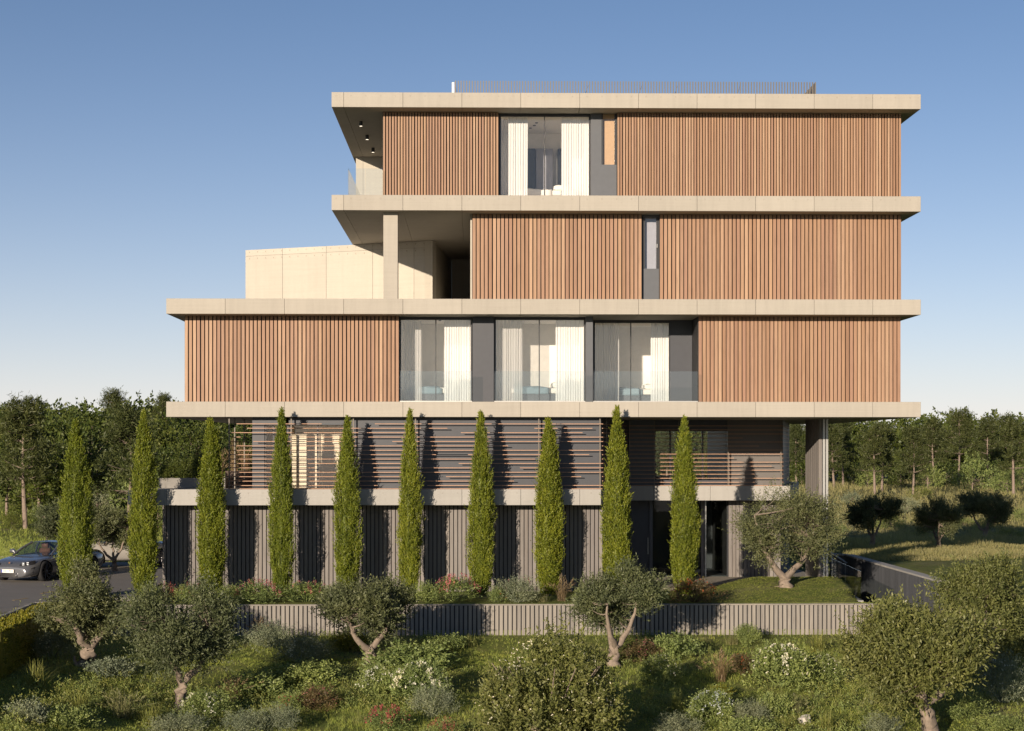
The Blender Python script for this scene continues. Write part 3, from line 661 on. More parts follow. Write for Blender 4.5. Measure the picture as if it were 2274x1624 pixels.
# tall board-clad column carrying the slab at the right
pc = empty('clad_column', (X(1828,3.5), 4.8, zg), 0, HOUSE); xa, xb = X(1818,3.5), X(1838.5,3.5)
box('column_core', xa+0.03, xb-0.02, 3.54, 6.05, zg, zD0-0.003, DARKER, pc)
nb = 22; dy = 2.58/nb
for k in range(nb): put('cladding_board', boxmesh(0.04, dy-0.012, zD0-zg-0.006, GREYWOOD), None, pc, (xa+0.01+0.003*(k%3), 3.5+dy*(k+0.5), (zD0+zg)/2))
wch = (xb-xa)/3
for k, m in enumerate((GREYWOOD, STEEL, STEEL)): put('cladding_board', boxmesh(wch-0.03, 0.045, zD0-zg-0.006, m), None, pc, (xa+wch*(k+0.5)+0.01, 3.51, (zD0+zg)/2))

# planters on the podium deck at the left
PLANTER = plain('grey_planter', (0.20,0.19,0.175), 0.8, var=0.25); CORTEN = plain('brown_planter', (0.085,0.06,0.048), 0.8, var=0.3)
pt = thing('planter', 'long grey concrete planter on the left end of the podium deck', 'planter', (X(400,1.6), 2.2, zE1))
pz = Z(400,1062,1.6); xa, xb = X(352,1.6), X(500,1.6)
box('planter_wall', xa, xb, 1.6, 1.7, zE1+0.002, pz, PLANTER, pt, 0.006); box('planter_wall', xa, xb, 3.3, 3.4, zE1+0.002, pz, PLANTER, pt, 0.006)
box('planter_wall', xa, xa+0.1, 1.702, 3.298, zE1+0.002, pz, PLANTER, pt); box('planter_wall', xb-0.1, xb, 1.702, 3.298, zE1+0.002, pz, PLANTER, pt)
SOIL = plain('potting_soil', (0.04,0.03,0.022), 1.0); box('soil', xa+0.1, xb-0.1, 1.7, 3.3, zE1+0.01, pz-0.06, SOIL, pt)
pt2 = thing('planter', 'brown steel planter behind the louvres on the left terrace', 'planter', (X(530,5), 5.6, zE1))
pz2 = Z(530,1046,5.0); xa, xb = X(500,5.0), X(559,5.0)
box('planter_wall', xa, xb, 5.0, 5.08, zE1+0.002, pz2, CORTEN, pt2); box('planter_wall', xa, xb, 6.2, 6.28, zE1+0.002, pz2, CORTEN, pt2)
box('planter_wall', xa, xa+0.08, 5.081, 6.199, zE1+0.002, pz2, CORTEN, pt2); box('planter_wall', xb-0.08, xb, 5.081, 6.199, zE1+0.002, pz2, CORTEN, pt2); box('soil', xa+0.08, xb-0.08, 5.08, 6.2, zE1+0.01, pz2-0.05, SOIL, pt2)

# curtains and beds
def curtain(px0, px1, z0, z1, y, label, seed, mat=None):
    x0, x1 = X(px0,y), X(px1,y); rng = np.random.default_rng(seed); n = 160
    s = np.linspace(0, 1, n); ph = np.cumsum(rng.uniform(0.6, 1.4, n)); ph = ph/ph[-1]*2*np.pi*((x1-x0)/0.085)
    xx = (s-0.5)*(x1-x0); am = 0.028*(0.6+0.4*np.sin(s*17+seed))
    q = Q(); rows = []
    for k, zz in enumerate(np.linspace(0, 1, 6)):
        rows.append(np.stack([xx+0.006*np.sin(ph*0.5+zz*2), am*(1-0.25*zz)*np.sin(ph+0.5*np.sin(zz*3+s*9)), np.full(n, (z1-z0)*zz)], -1))
    V = np.concatenate(rows); i_ = np.arange(6*n).reshape(6, n)
    q.add(V, np.stack([i_[:-1,:-1], i_[:-1,1:], i_[1:,1:], i_[1:,:-1]], -1))
    o = put('curtain', q.mesh('curtain', True), mat or CURTAIN, None, ((x0+x1)/2, y, z0))
    tag(o, label, 'curtain', 'white curtains behind the glass')
zt4, zb4, zt2, zb2 = zA0-0.07, zB1+0.035, zC0-0.07, zD1+0.035
curtain(1112, 1127, zb4, zt4, 1.75, 'narrow shaded curtain at the left edge of the top floor window', 1, SHEER)
curtain(1128, 1171, zb4, zt4, 1.35, 'sunlit white curtain left of the bar in the top floor window', 2)
curtain(1246, 1308, zb4, zt4, 1.35, 'wide sunlit white curtain right of the bar in the top floor window', 3)
curtain(890, 936, zb2, zt2, 1.9, 'pale curtain at the left of the second storey left bay', 4, SHEER)
curtain(986, 1046, zb2, zt2, 1.55, 'bright curtain at the right of the second storey left bay', 5)
curtain(1101, 1159, zb2, zt2, 1.75, 'curtain at the left of the second storey middle bay', 6, SHEER)
curtain(1233, 1297, zb2, zt2, 1.55, 'wide bright curtain at the right of the second storey middle bay', 7)
curtain(1320, 1374, zb2, zt2, 3.1, 'pale curtain at the left of the second storey right bay', 8, SHEER)
curtain(1444, 1487, zb2, zt2, 2.9, 'white curtain at the right of the second storey right bay', 9)
def soft(name, sx, sy, sz, mat, parent, loc, seed=0, amp=0.03):
    import bmesh
    bm = bmesh.new(); bmesh.ops.create_cube(bm, size=1.0); bmesh.ops.subdivide_edges(bm, edges=bm.edges[:], cuts=7, use_grid_fill=True)
    rng = random.Random(seed); ph = [rng.uniform(0,6) for _ in range(6)]
    for v in bm.verts:
        x, y, z = v.co; k = (1-abs(2*x)**6)*(1-abs(2*y)**6); zz = z*(0.55+0.45*k)
        v.co = Vector((x*sx, y*sy, zz*sz+amp*(math.sin(x*9+ph[0])*math.cos(y*8+ph[1])+0.5*math.sin(x*21+y*17+ph[2]))*(z > 0)))
    me = bpy.data.meshes.new(name); bm.to_mesh(me); bm.free()
    for p in me.polygons: p.use_smooth = True
    return put(name, me, mat, parent, loc)
def bed(px, y, z, label, cover, seed):
    x = X(px, y); b = thing('bed', label, 'bed', (x, y, z), 0, 'beds seen through the glass')
    box('bed_base', x-0.95, x+0.95, y-0.75, y+0.85, z+0.005, z+0.3, GREYP, b, 0.02)
    soft('mattress', 1.9, 1.6, 0.26, LINEN, b, (x, y+0.05, z+0.40), seed, 0.01); soft('cover', 1.2, 1.66, 0.34, cover, b, (x-0.25, y+0.03, z+0.40), seed+1, 0.02)
    for k in (-0.36, 0.4): soft('pillow', 0.45, 0.62, 0.2, LINEN, b, (x+0.66, y+k+0.05, z+0.60), seed+2, 0.015)
    box('headboard', x+0.96, x+1.03, y-0.8, y+0.9, z+0.005, z+0.95, GREYWALL, b, 0.01)
bed(1200, 3.2, zB1+0.03, 'low bed with white pillow in the top floor room', LINEN, 10)
bed(960, 2.9, zD1+0.03, 'bed with blue-grey cover in the second storey left bay', BEDBLUE, 20)
bed(1195, 2.9, zD1+0.03, 'bed with blue-grey cover in the second storey middle bay', BEDBLUE, 30)
bed(1400, 4.3, zD1+0.03, 'bed with blue-grey cover in the second storey right bay', BEDBLUE, 40)

# ------------------------------------------------------------------ garden walls
rw = thing('retaining_wall', 'long low retaining wall of silvery upright boards in front of the house', 'wall', ((XW0+XW1)/2, -4.0, -1.1))
zt, zb = Z(1000,1342,-4.1), -1.35
box('wall_core', XW0+0.02, XW1, -4.06, -3.84, zb, zt-0.05, DARKER, rw)
n = round((XW1-XW0)/0.1365); p = (XW1-XW0)/n; rng = random.Random(5); me = boxmesh(0.098, 0.05, zt-0.04-zb, PALEWOOD)
for i in range(n): put('wall_board', me, None, rw, (XW0+p*(i+0.5), -4.08+rng.uniform(-0.004,0.004), (zt-0.04+zb)/2))
nc = 12
for i in range(nc): box('coping', XW0+(XW1-XW0)*i/nc+0.003, XW0+(XW1-XW0)*(i+1)/nc-0.003, -4.125, -3.80, zt-0.039, zt, PALEWOOD, rw, 0.004)
obox('wall_return', (XW0+0.01, -4.05), (XW0+0.01, -2.6), 0.12, zb, zt-0.04, GREYP, rw)
rp = thing('ramp_wall', 'dark ribbed wall with pale coping running down beside the ramp', 'wall', ((RAMP_FAR[0]+RAMP_NEAR[0])/2, 2, -3))
zt = 0.66; d = Vector((RAMP_NEAR[0]-RAMP_FAR[0], RAMP_NEAR[1]-RAMP_FAR[1])); L = d.length; d /= L
obox('wall_core', RAMP_FAR, RAMP_NEAR, 0.24, -3.1, zt-0.06, DARKER, rp, 0, 0.0)
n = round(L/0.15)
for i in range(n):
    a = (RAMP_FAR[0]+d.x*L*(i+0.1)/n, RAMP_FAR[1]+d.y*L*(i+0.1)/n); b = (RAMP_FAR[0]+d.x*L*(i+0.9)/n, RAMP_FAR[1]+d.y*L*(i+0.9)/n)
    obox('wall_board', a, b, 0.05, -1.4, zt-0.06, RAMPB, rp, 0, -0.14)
for i in range(8):
    a = (RAMP_FAR[0]+d.x*L*i/8, RAMP_FAR[1]+d.y*L*i/8); b = (RAMP_FAR[0]+d.x*(L*(i+1)/8-0.01), RAMP_FAR[1]+d.y*(L*(i+1)/8-0.01))
    obox('coping', a, b, 0.36, zt-0.058, zt, CONC_G, rp, 0.006)
bw0 = (X(1842,9.2), 9.2)
obox('back_wall', bw0, (RAMP_FAR[0], RAMP_FAR[1]), 0.2, -3.1, zt-0.06, GREYP, rp, 0, 0.1); obox('coping', bw0, (RAMP_FAR[0]-0.2, RAMP_FAR[1]+0.02), 0.3, zt-0.055, zt+0.002, CONC_G, rp, 0, 0.1)
er = thing('lawn_edge_wall', 'concrete edge wall where the lawn meets the ramp', 'wall', (LAWN_B[0], -1, -3)); obox('edge_wall', LAWN_A, (LAWN_B[0]-0.02, LAWN_B[1]+0.24), 0.16, -3.05, -0.06, CONC_G, er)
gb = thing('glass_balustrade', 'frameless glass balustrade guarding the ramp beside the lawn', 'balustrade', (LAWN_A[0], 0, -0.06))
for k in range(5):
    t0, t1 = k/5+0.004, (k+1)/5-0.004
    a = (LAWN_A[0]+(LAWN_B[0]-LAWN_A[0])*t0, LAWN_A[1]+(LAWN_B[1]-0.3-LAWN_A[1]+0.6)*t0); b = (LAWN_A[0]+(LAWN_B[0]-LAWN_A[0])*t1, LAWN_A[1]+(LAWN_B[1]-0.3-LAWN_A[1]+0.6)*t1)
    obox('glass_pane', a, b, 0.02, -0.059, 0.84, DARKGLASS, gb)
hr = thing('handrail', 'slim steel handrail sloping down along the ramp', 'handrail', (X(1843,7), 7, zt))
q = Q(); a = np.array((X(1843,7.6), 7.6, Z(1843,1226,7.6))); b = np.array((X(1880,7.4), 7.4, Z(1880,1251,7.4))); o0 = WPOS[hr]
tube(q, [a-np.array(o0), (a+b)/2-np.array(o0), b-np.array(o0)], 0.028, 8); put('rail', q.mesh('rail', True), STEEL, hr, o0)
for t in (0.1, 0.9):
    c = a+(b-a)*t; box('rail_post', c[0]-0.015, c[0]+0.015, c[1]-0.015, c[1]+0.015, -3.0, c[2]-0.02, STEEL, hr)
# small garden screen glimpsed behind the bushes at the right
gs = thing('garden_screen', 'orange-posted garden screen with pale panels glimpsed between the right bushes', 'screen', (X(2153,-6), -6.0, hz(X(2153,-6), -6)))
ORANGE = plain('orange_post', (0.42,0.17,0.05), 0.7); PALEB = plain('pale_blue_panel', (0.50,0.56,0.60), 0.6)
gz = Z(2150,1370,-6); gz0 = WPOS[gs].z-0.05
for p in (2138, 2146, 2153, 2160, 2168): box('post', X(p,-6)-0.018, X(p,-6)+0.018, -6.05, -6.0, gz0, gz, ORANGE, gs)
for a, b in ((2139,2145),(2147,2152),(2154,2159),(2161,2167)): box('panel', X(a,-6), X(b,-6), -5.97, -5.95, gz0, gz-0.03, PALEB, gs)

# ------------------------------------------------------------------ plants: builders
def shoots(q, C, outward, n_sh, n_lf, rc, slen, L, W, rng, up=0.35, spread=0.6, wig=0.7):
    """clumps C of leafy shoots growing outward"""
    m = len(C); k = m*n_sh
    base = np.repeat(C, n_sh, 0)+rng.standard_normal((k,3))*rc
    d = unit(np.repeat(outward, n_sh, 0)*0.7+rng.standard_normal((k,3))*spread+np.array([0,0,up]))
    ln = slen*rng.uniform(0.6, 1.3, k)
    t = (np.arange(n_lf)+0.5)/n_lf
    P = base[:,None,:]+d[:,None,:]*(t[None,:,None]*ln[:,None,None])
    D = unit(d[:,None,:]*0.75+rng.standard_normal((k,n_lf,3))*wig)
    P = P.reshape(-1,3); D = D.reshape(-1,3); nn = len(P)
    leaves(q, P, D, L*rng.uniform(0.7, 1.25, nn), W*rng.uniform(0.75, 1.2, nn), rng)
def olive_meshes(seed, Ht, R, hf, forks, trunk_r, lean=(0,0), clumps=72, n_sh=14, n_lf=12, L=0.085, W=0.030, crown_low=0.36, squash=0.95, stub=False):
    rng = np.random.default_rng(seed); t = Q(); lf = Q()
    top = np.array([lean[0], lean[1], hf]); mid = np.array([lean[0]*0.2+rng.uniform(-.06,.06), lean[1]*0.3, hf*0.5])
    path = bez((0,0,-0.1), mid, top, 9)+np.concatenate([[np.zeros(3)], rng.standard_normal((8,3))*0.03])
    tube(t, path, np.linspace(trunk_r*1.25, trunk_r*0.82, 9)*np.array([1.35,1.12,1,1,.97,.98,1,1,1]), 11, rng, 0.17)
    if stub: tube(t, bez((-trunk_r*0.9,-0.05,0.02), (-trunk_r*1.7,-0.1,0.16), (-trunk_r*1.5,-0.1,0.34), 5), np.linspace(trunk_r*0.4, trunk_r*0.14, 5), 7, rng, 0.12)
    cz = Ht*(1+crown_low)/2; rz = Ht*(1-crown_low)/2*1.02; cc = np.array([lean[0]*1.2, lean[1]*1.2, cz])
    limbs = []
    for k in range(forks):
        an = 2*np.pi*k/forks+rng.uniform(-0.4, 0.4)+(0.3 if forks == 2 else 0); rr_ = R*rng.uniform(0.5, 0.72)
        e = cc+np.array([np.cos(an)*rr_, np.sin(an)*rr_*0.9, rz*rng.uniform(-0.05, 0.45)])
        c = top+np.array([np.cos(an)*rr_*0.75, np.sin(an)*rr_*0.7, (e[2]-hf)*0.25])
        p = bez(top-np.array([0,0,0.06]), c, e, 9)+rng.standard_normal((9,3))*0.025; p[0] = top-np.array([0,0,0.06])
        tube(t, p, np.linspace(trunk_r*0.66, trunk_r*0.16, 9), 8, rng, 0.08); limbs.append(p[3:])
    LP = np.concatenate(limbs)
    nb = 16; bu = unit(rng.standard_normal((nb,3))*np.array([1,1,0.85])+np.array([0,0,0.12])); bc = cc+bu*rng.uniform(0.45, 0.80, (nb,1))*np.array([R, R*squash, rz])
    for k_, p_ in enumerate(limbs[:3]): bc[k_] = p_[-1]
    br = R*rng.uniform(0.22, 0.42, nb); w_ = br**2/np.sum(br**2); pick = rng.choice(nb, clumps, p=w_)
    uu = unit(rng.standard_normal((clumps,3))); C = bc[pick]+uu*(br[pick]*rng.uniform(0.3, 1.0, clumps)**0.6)[:,None]*np.array([1.0,1.0,0.80])
    C = C[(C[:,2] > Ht*crown_low)]; C[:,2] = np.minimum(C[:,2], Ht*0.97)
    for c in C:
        j = np.argmin(((LP-c)**2).sum(1)); a = LP[j]; p = bez(a, (a+c)/2+np.array([0,0,-0.08])+rng.standard_normal(3)*0.06, c, 4)
        tube(t, p, [0.022*trunk_r/0.12, 0.016*trunk_r/0.12, 0.011, 0.006], 4)
    out = unit(C-cc+np.array([0,0,0.25]))
    shoots(lf, C, out, n_sh, n_lf, R*0.085, R*0.30, L, W, rng, up=0.45, spread=0.55)
    return t.mesh('trunk', True), lf.mesh('crown')
def tree(name, label, cat, loc, meshes, mats, rz=0.0, s=1.0, group=None, parts=('trunk','crown')):
    t = thing(name, label, cat, loc, rz, group); t.scale = (s, s, s) if not isinstance(s, tuple) else s
    for n, me, m in zip(parts, meshes, mats): loc_part(n, me, m, t)
    return t
def cypress_meshes(seed, Ht, R, twin=False, n_spray=3300):
    rng = np.random.default_rng(seed); t = Q(); lf = Q()
    tube(t, [(0,0,-0.1),(0,0,Ht*0.3),(0,0,Ht*0.9)], [0.09,0.07,0.01], 7, rng, 0.1)
    def prof(h): # h 0..1 along the height
        return R*np.clip(np.interp(h, [0,0.05,0.16,0.28,0.44,0.60,0.75,0.88,0.96,1.0], [0.52,0.70,0.93,1.0,0.95,0.80,0.56,0.30,0.12,0.01]), 0.01, None)
    def col(x0, n, hs, rs):
        h = rng.beta(1.1, 1.35, n); an = rng.uniform(0, 2*np.pi, n)
        bulge = 1+0.13*np.sin(an*3+h*9+seed)+0.10*np.sin(an*5-h*17+seed*3)+0.06*np.sin(h*40+an*2)
        r = prof(h)*rs*bulge*rng.uniform(0.72, 1.03, n)
        P = np.stack([x0+r*np.cos(an), r*np.sin(an), h*Ht*hs], -1)
        d = np.stack([np.cos(an)*0.20, np.sin(an)*0.20, np.ones(n)], -1)+rng.standard_normal((n,3))*0.16
        k = 8; tt = np.linspace(0.0, 1.0, k); ln = rng.uniform(0.16, 0.34, n)*(0.5+0.6*np.minimum(1, prof(h)/R*1.2))
        B = P[:,None,:]+unit(d)[:,None,:]*(tt[None,:,None]*ln[:,None,None])
        D = unit(d[:,None,:]+rng.standard_normal((n,k,3))*0.42)
        B = B.reshape(-1,3); nn = len(B)
        leaves(lf, B, D.reshape(-1,3), rng.uniform(0.055, 0.10, nn), rng.uniform(0.018, 0.031, nn), rng)
        hh = np.linspace(0.01, 0.985, 26); tube(lf, np.stack([np.full(26, x0), np.zeros(26), hh*Ht*hs], -1), prof(hh)*rs*0.66, 9, rng, 0.10)
    col(0.0, n_spray, 1.0, 1.0)
    if twin: col(R*0.55, n_spray//2, 0.93, 0.62)
    return t.mesh('trunk', True), lf.mesh('foliage')
def broad_meshes(seed, Ht, R, clumps=46, n_sh=9, n_lf=9, L=0.24, W=0.12, low=0.22, trunk=0.12):
    rng = np.random.default_rng(seed); t = Q(); lf = Q()
    tube(t, bez((0,0,-0.2), (rng.uniform(-.15,.15),0,Ht*0.3), (0,0,Ht*0.62), 7), np.linspace(trunk, trunk*0.45, 7), 7, rng, 0.1)
    cz = Ht*(1+low)/2; rz = Ht*(1-low)/2; cc = np.array([0,0,cz])
    u = unit(rng.standard_normal((clumps,3))); rad = rng.uniform(0.35, 1.0, clumps)**0.5
    C = cc+u*rad[:,None]*np.array([R, R*0.95, rz])*0.84*(1+0.22*np.sin(u[:,:1]*5+seed)*np.cos(u[:,1:2]*4))
    for c in C[::2]: tube(t, bez((0,0,Ht*rng.uniform(0.25,0.55)), (c[0]*0.4,c[1]*0.4,c[2]*0.8), c, 4), [trunk*0.35, trunk*0.25, trunk*0.14, 0.01], 4)
    shoots(lf, C, unit(C-cc+np.array([0,0,0.3])), n_sh, n_lf, R*0.17, R*0.32, L, W, rng, up=0.3, spread=0.7, wig=0.9)
    return t.mesh('trunk', True), lf.mesh('crown')
def pine_meshes(seed, Ht, R, base=0.42, layers=9, trunk=0.16, L=0.34, W=0.05):
    rng = np.random.default_rng(seed); t = Q(); lf = Q()
    bend = rng.uniform(-0.3, 0.3, 2); n = 9; hh = np.linspace(0, 1, n)
    path = np.stack([bend[0]*np.sin(hh*3), bend[1]*np.sin(hh*2.4), hh*Ht*0.97-0.2*(hh == 0)], -1)
    tube(t, path, np.linspace(trunk, trunk*0.22, n), 8, rng, 0.08); C = []
    for k in range(layers):
        f = base+(1-base)*(k/(layers-1))**0.9; h = f*Ht*0.97; nb = int(rng.integers(4, 7)); wide = R*(1.0-0.62*((f-base)/(1-base))**1.6)*rng.uniform(0.75, 1.1)
        for j in range(nb):
            an = rng.uniform(0, 2*np.pi); ax = np.array([np.interp(f, hh, path[:,0]), np.interp(f, hh, path[:,1]), h])
            e = ax+np.array([np.cos(an)*wide*rng.uniform(0.45,1), np.sin(an)*wide*rng.uniform(0.45,1), rng.uniform(0.05, 0.55)])
            tube(t, bez(ax, (ax+e)/2+np.array([0,0,-0.1]), e, 4), [trunk*0.3, trunk*0.22, trunk*0.15, 0.012], 4)
            for m in range(3): C.append(e*(1-0.22*m)+ax*0.22*m+rng.standard_normal(3)*np.array([0.22,0.22,0.08]))
    for k in range(4):   # bare dead stubs under the crown
        an = rng.uniform(0, 6.28); h = Ht*base*rng.uniform(0.55, 0.98); a = np.array([0,0,h]); tube(t, [a, a+np.array([np.cos(an)*0.4,np.sin(an)*0.4,0.1]), a+np.array([np.cos(an)*0.8,np.sin(an)*0.8,0.05])], [0.03,0.02,0.008], 4)
    C = np.array(C); out = unit(np.stack([C[:,0], C[:,1], np.abs(C[:,2]-Ht*0.5)*0.0+0.7], -1))
    shoots(lf, C, out, 9, 8, R*0.10, R*0.18, L, W, rng, up=0.5, spread=0.8, wig=0.8)
    return t.mesh('trunk', True), lf.mesh('crown')
def shrub_mesh(seed, R=0.5, Ht=0.6, n=46, n_sh=9, n_lf=9, L=0.05, W=0.02, up=0.5, spread=0.6, slen=0.2, hang=0.0):
    rng = np.random.default_rng(seed); lf = Q(); m = n
    an = rng.uniform(0, 2*np.pi, m); h = rng.uniform(0.02, 1, m)**0.8; rr_ = np.sqrt(np.clip(1-h*h*0.92, 0, 1))*rng.uniform(0.35, 1, m)**0.5
    lump = 1+0.2*np.sin(an*3+seed)+0.12*np.cos(an*5+seed*1.7)
    C = np.stack([np.cos(an)*rr_*R*0.82*lump, np.sin(an)*rr_*R*0.82*lump, h*Ht*0.8*(0.85+0.15*lump)], -1)
    shoots(lf, C, unit(C*np.array([1,1,0.6])+np.array([0,0,0.15])), n_sh, n_lf, R*0.09, slen, L, W, rng, up=up, spread=spread)
    for k in range(14):
        c = C[k % m]; tube(lf, bez((rng.uniform(-.05,.05),rng.uniform(-.05,.05),-0.06), c*np.array([0.35,0.35,0.6]), c, 4), [0.012,0.010,0.007,0.004], 4)
    return lf.mesh('foliage')
def flower_mesh(seed, R, Ht, n, size, spike=False):
    rng = np.random.default_rng(seed); q = Q()
    an = rng.uniform(0, 2*np.pi, n); h = rng.uniform(0.15, 1, n)**0.55; rr_ = np.sqrt(np.clip(1-h*h*0.95, 0, 1))*rng.uniform(0.75, 1.06, n)
    # gather the flowers in drifts instead of sprinkling them evenly
    an = an+0.5*np.sin(an*3+seed)
    P = np.stack([np.cos(an)*rr_*R, np.sin(an)*rr_*R, h*Ht*1.04], -1)
    for k in range(4 if not spike else 5):
        D = unit(rng.standard_normal((n,3))*0.8+np.array([0,0,0.35])); o = P+np.array([0,0,size*0.9*k])*(1 if spike else 0)
        leaves(q, o, D, size*rng.uniform(0.7, 1.2, n), size*0.75, rng)
    return q.mesh('flowers')
def tuft_mesh(seed, n=120, Ht=0.5, spread=0.35, W=0.008, plume=False, arch=0.6):
    rng = np.random.default_rng(seed); q = Q(); an = rng.uniform(0, 2*np.pi, n); out = np.abs(rng.normal(0.5, 0.28, n))*spread; h = Ht*rng.uniform(0.55, 1.1, n)
    b = np.stack([rng.normal(0, 0.045, n), rng.normal(0, 0.045, n), np.full(n, -0.03)], -1); dx = np.stack([np.cos(an), np.sin(an)], -1); side = np.stack([-np.sin(an), np.cos(an), np.zeros(n)], -1)
    K = 5; rows = []
    for k in range(K):
        t = k/(K-1); x = out*t**1.5; z = h*(t-arch*0.5*t**3*np.minimum(1, out/spread*1.2)); c = b+np.stack([dx[:,0]*x, dx[:,1]*x, z], -1)
        w = W*(1-t*0.85); rows.append((c-side*w/2, c+side*w/2))
    V = np.stack([p for r in rows for p in r], 1); F = []
    base = np.arange(n)*2*K
    for k in range(K-1): F.append(np.stack([base+2*k, base+2*k+1, base+2*k+3, base+2*k+2], -1))
    q.add(V.reshape(-1,3), np.concatenate(F))
    if plume:
        m = n//3; e = V[:m,-1,:]; D = unit(e-V[:m,-3,:]); 
        for j in range(6): leaves(q, e+D*0.02*j-D*0.06, unit(D+rng.standard_normal((m,3))*0.25), 0.07, 0.014, rng)
    return q.mesh('blades')

# ------------------------------------------------------------------ cypress row
CYP = [cypress_meshes(11, 6.2, 0.37), cypress_meshes(12, 6.2, 0.355), cypress_meshes(13, 6.2, 0.325, True), cypress_meshes(14, 6.2, 0.385), cypress_meshes(15, 6.2, 0.45)]
ROW = [(169,935,1335,4,0.0,'broad cypress at the far left, beside the parked dark car'), (319,915,1322,1,1.1,'slim bright cypress at the left corner of the podium'),
       (467,932,1312,2,2.3,'twin-tipped cypress third from the left'), (625,912,1308,3,0.4,'cypress fourth from the left, before the lounge window'),
       (771,930,1308,0,3.9,'fifth cypress from the left in the row'), (910,914,1310,1,5.0,'sixth cypress from the left, tip touching the concrete slab'),
       (1068,918,1320,3,1.7,'seventh cypress from the left, near the middle of the house'), (1217,932,1318,2,0.2,'twin-tipped cypress nearest left of the recessed entrance'),
       (1369,908,1300,0,2.9,'cypress in front of the podium corner, second from the right'), (1519,930,1300,1,4.4,'last cypress on the right, before the entrance glazing')]
CYP_POS = []
for px, pt_, pb, v, rz, lab in ROW:
    Y = -0.75 if px > 250 else -2.0; x = X(px, Y); z = hz(x, Y); h = Z(px, pt_, Y)-z; s = h/6.2; w = 0.92+0.05*((px*7) % 5)
    tree('cypress_tree', lab, 'cypress', (x, Y, z-0.02), CYP[v], (BARK, CYPRESS), rz if v != 2 else (px % 3)*0.25, (w, w, s), 'row of cypresses in front of the podium', ('trunk','foliage')); CYP_POS.append((x, Y))

# ------------------------------------------------------------------ olive trees
def place(px, py, z0=-1.4):
    if z0 == -0.12 and py > 1329:
        yy = -3.25+0.12*((px*7) % 5-2); return X(px, yy), yy, -0.12
    x, y = G(px, py, z0)
    for _ in range(8): x, y = G(px, py, hz(x, min(y, -4.6) if z0 < -0.5 else y))
    return x, y, hz(x, y)
OT = (BARK, OLIVE); OG = (BARK, OLIVE_G)
def olive(label, px, py, top, width, mesh, nominal, mats, rz=0.0, z0=-1.4):
    """base pixel, crown top row and crown width in the photo -> a tree of that real size at that place"""
    x, y, z = place(px, py, z0); Hn, Rn = nominal; sh = (Z(px, top, y)-z)/(Hn*1.03); sw = width*T(px, y)/(2.12*Rn)
    return tree('olive_tree', label, 'olive tree', (x,y,z-0.03), mesh, mats, rz, (sw, sw, sh))
olive('stout-trunked olive tree beside the clipped hedge', 192, 1480, 1254, 212, olive_meshes(128, 2.75, 1.22, 0.62, 3, 0.20, (0.05,0), 132, 19, 12, crown_low=0.24, stub=True), (2.75,1.22), OT)
olive('forked pale-trunked olive tree in the left foreground', 398, 1553, 1302, 258, olive_meshes(22, 2.72, 1.42, 0.72, 3, 0.15, (0.10,0), 140, 19, 12, crown_low=0.33), (2.72,1.42), OT)
olive('dark olive tree with V-shaped trunk left of centre', 822, 1478, 1258, 212, olive_meshes(23, 2.65, 1.22, 0.55, 2, 0.15, (-0.02,0), 132, 19, 12, crown_low=0.25), (2.65,1.22), OT)
olive('olive tree behind the big flowering bush, right of centre', 1362, 1478, 1256, 212, olive_meshes(24, 2.68, 1.22, 0.60, 3, 0.15, (0.05,0), 140, 19, 12, crown_low=0.30), (2.68,1.22), OT)
olive('big bright olive tree with leaning scarred trunk at the right front', 2074, 1650, 1352, 330, olive_meshes(25, 2.55, 1.55, 0.8, 4, 0.16, (-0.25,0), 215, 19, 13, 0.09, 0.034, crown_low=0.30), (2.55,1.55), OG)
x, y = X(2190,-9.5), -9.5; tree('olive_tree', 'rounded bright tree rising behind the leaning olive at the right edge', 'olive tree', (x,y,hz(x,y)), olive_meshes(26, 3.0, 1.4, 0.5, 4, 0.14, (0,0), 170, 18, 12, 0.09, 0.034, crown_low=0.16), OG)
x, y = X(1742, -1.3), -1.3; z = hz(x, y); tree('olive_tree', 'old twin-trunked olive tree on the lawn before the clad column', 'olive tree', (x,y,z-0.03), olive_meshes(27, 3.15, 1.75, 0.38, 2, 0.19, (0.0,0), 150, 17, 12, 0.085, 0.027, crown_low=0.28, squash=0.7), OT, 0.15)
x, y, z = place(253, 1270, -0.12); om = olive_meshes(28, 2.55, 1.1, 0.55, 3, 0.09, (0,0), 150, 18, 12, crown_low=0.26)
tree('olive_tree', 'grey olive tree between the two leftmost cypresses', 'olive tree', (x,y,z-0.03), om, OT)
x, y, z = place(213, 1262, -0.12); tree('olive_tree', 'smaller olive tree just right of the leftmost cypress', 'olive tree', (x,y,z-0.03), om, OT, 2.0, 0.9)
x, y = X(118, 16), 16.0; tree('olive_tree', 'silvery olive tree behind the parked dark car', 'olive tree', (x,y,hz(x,y)-0.03), om, (BARK, SHRUB_G) if False else OT, 4.0, 1.0)
DO = [olive_meshes(31, 2.4, 1.12, 0.62, 3, 0.11, (0.05,0), 125, 18, 12, crown_low=0.26), olive_meshes(32, 2.4, 1.2, 0.55, 3, 0.11, (-0.05,0), 125, 18, 12, crown_low=0.24)]
for px, py, v, s, lab in ((1935,1228,0,1.0,'shaded olive tree nearest the ramp in the right field'), (2082,1258,1,1.0,'shaded olive tree just above the ramp wall'), (2190,1196,0,0.98,'shaded olive tree farthest up the right field')):
    Yf = {1935:23.0, 2082:22.0, 2190:44.0}[px]; x, y = X(px, Yf), Yf; z = hz(x, y); s = (Z(px, {1935:1116, 2082:1128, 2190:1106}[px], Yf)-z)/2.2; tree('olive_tree', lab, 'olive tree', (x,y,z-0.03), DO[v], OT, px*0.01, s*1.06, 'olive trees in the right field')

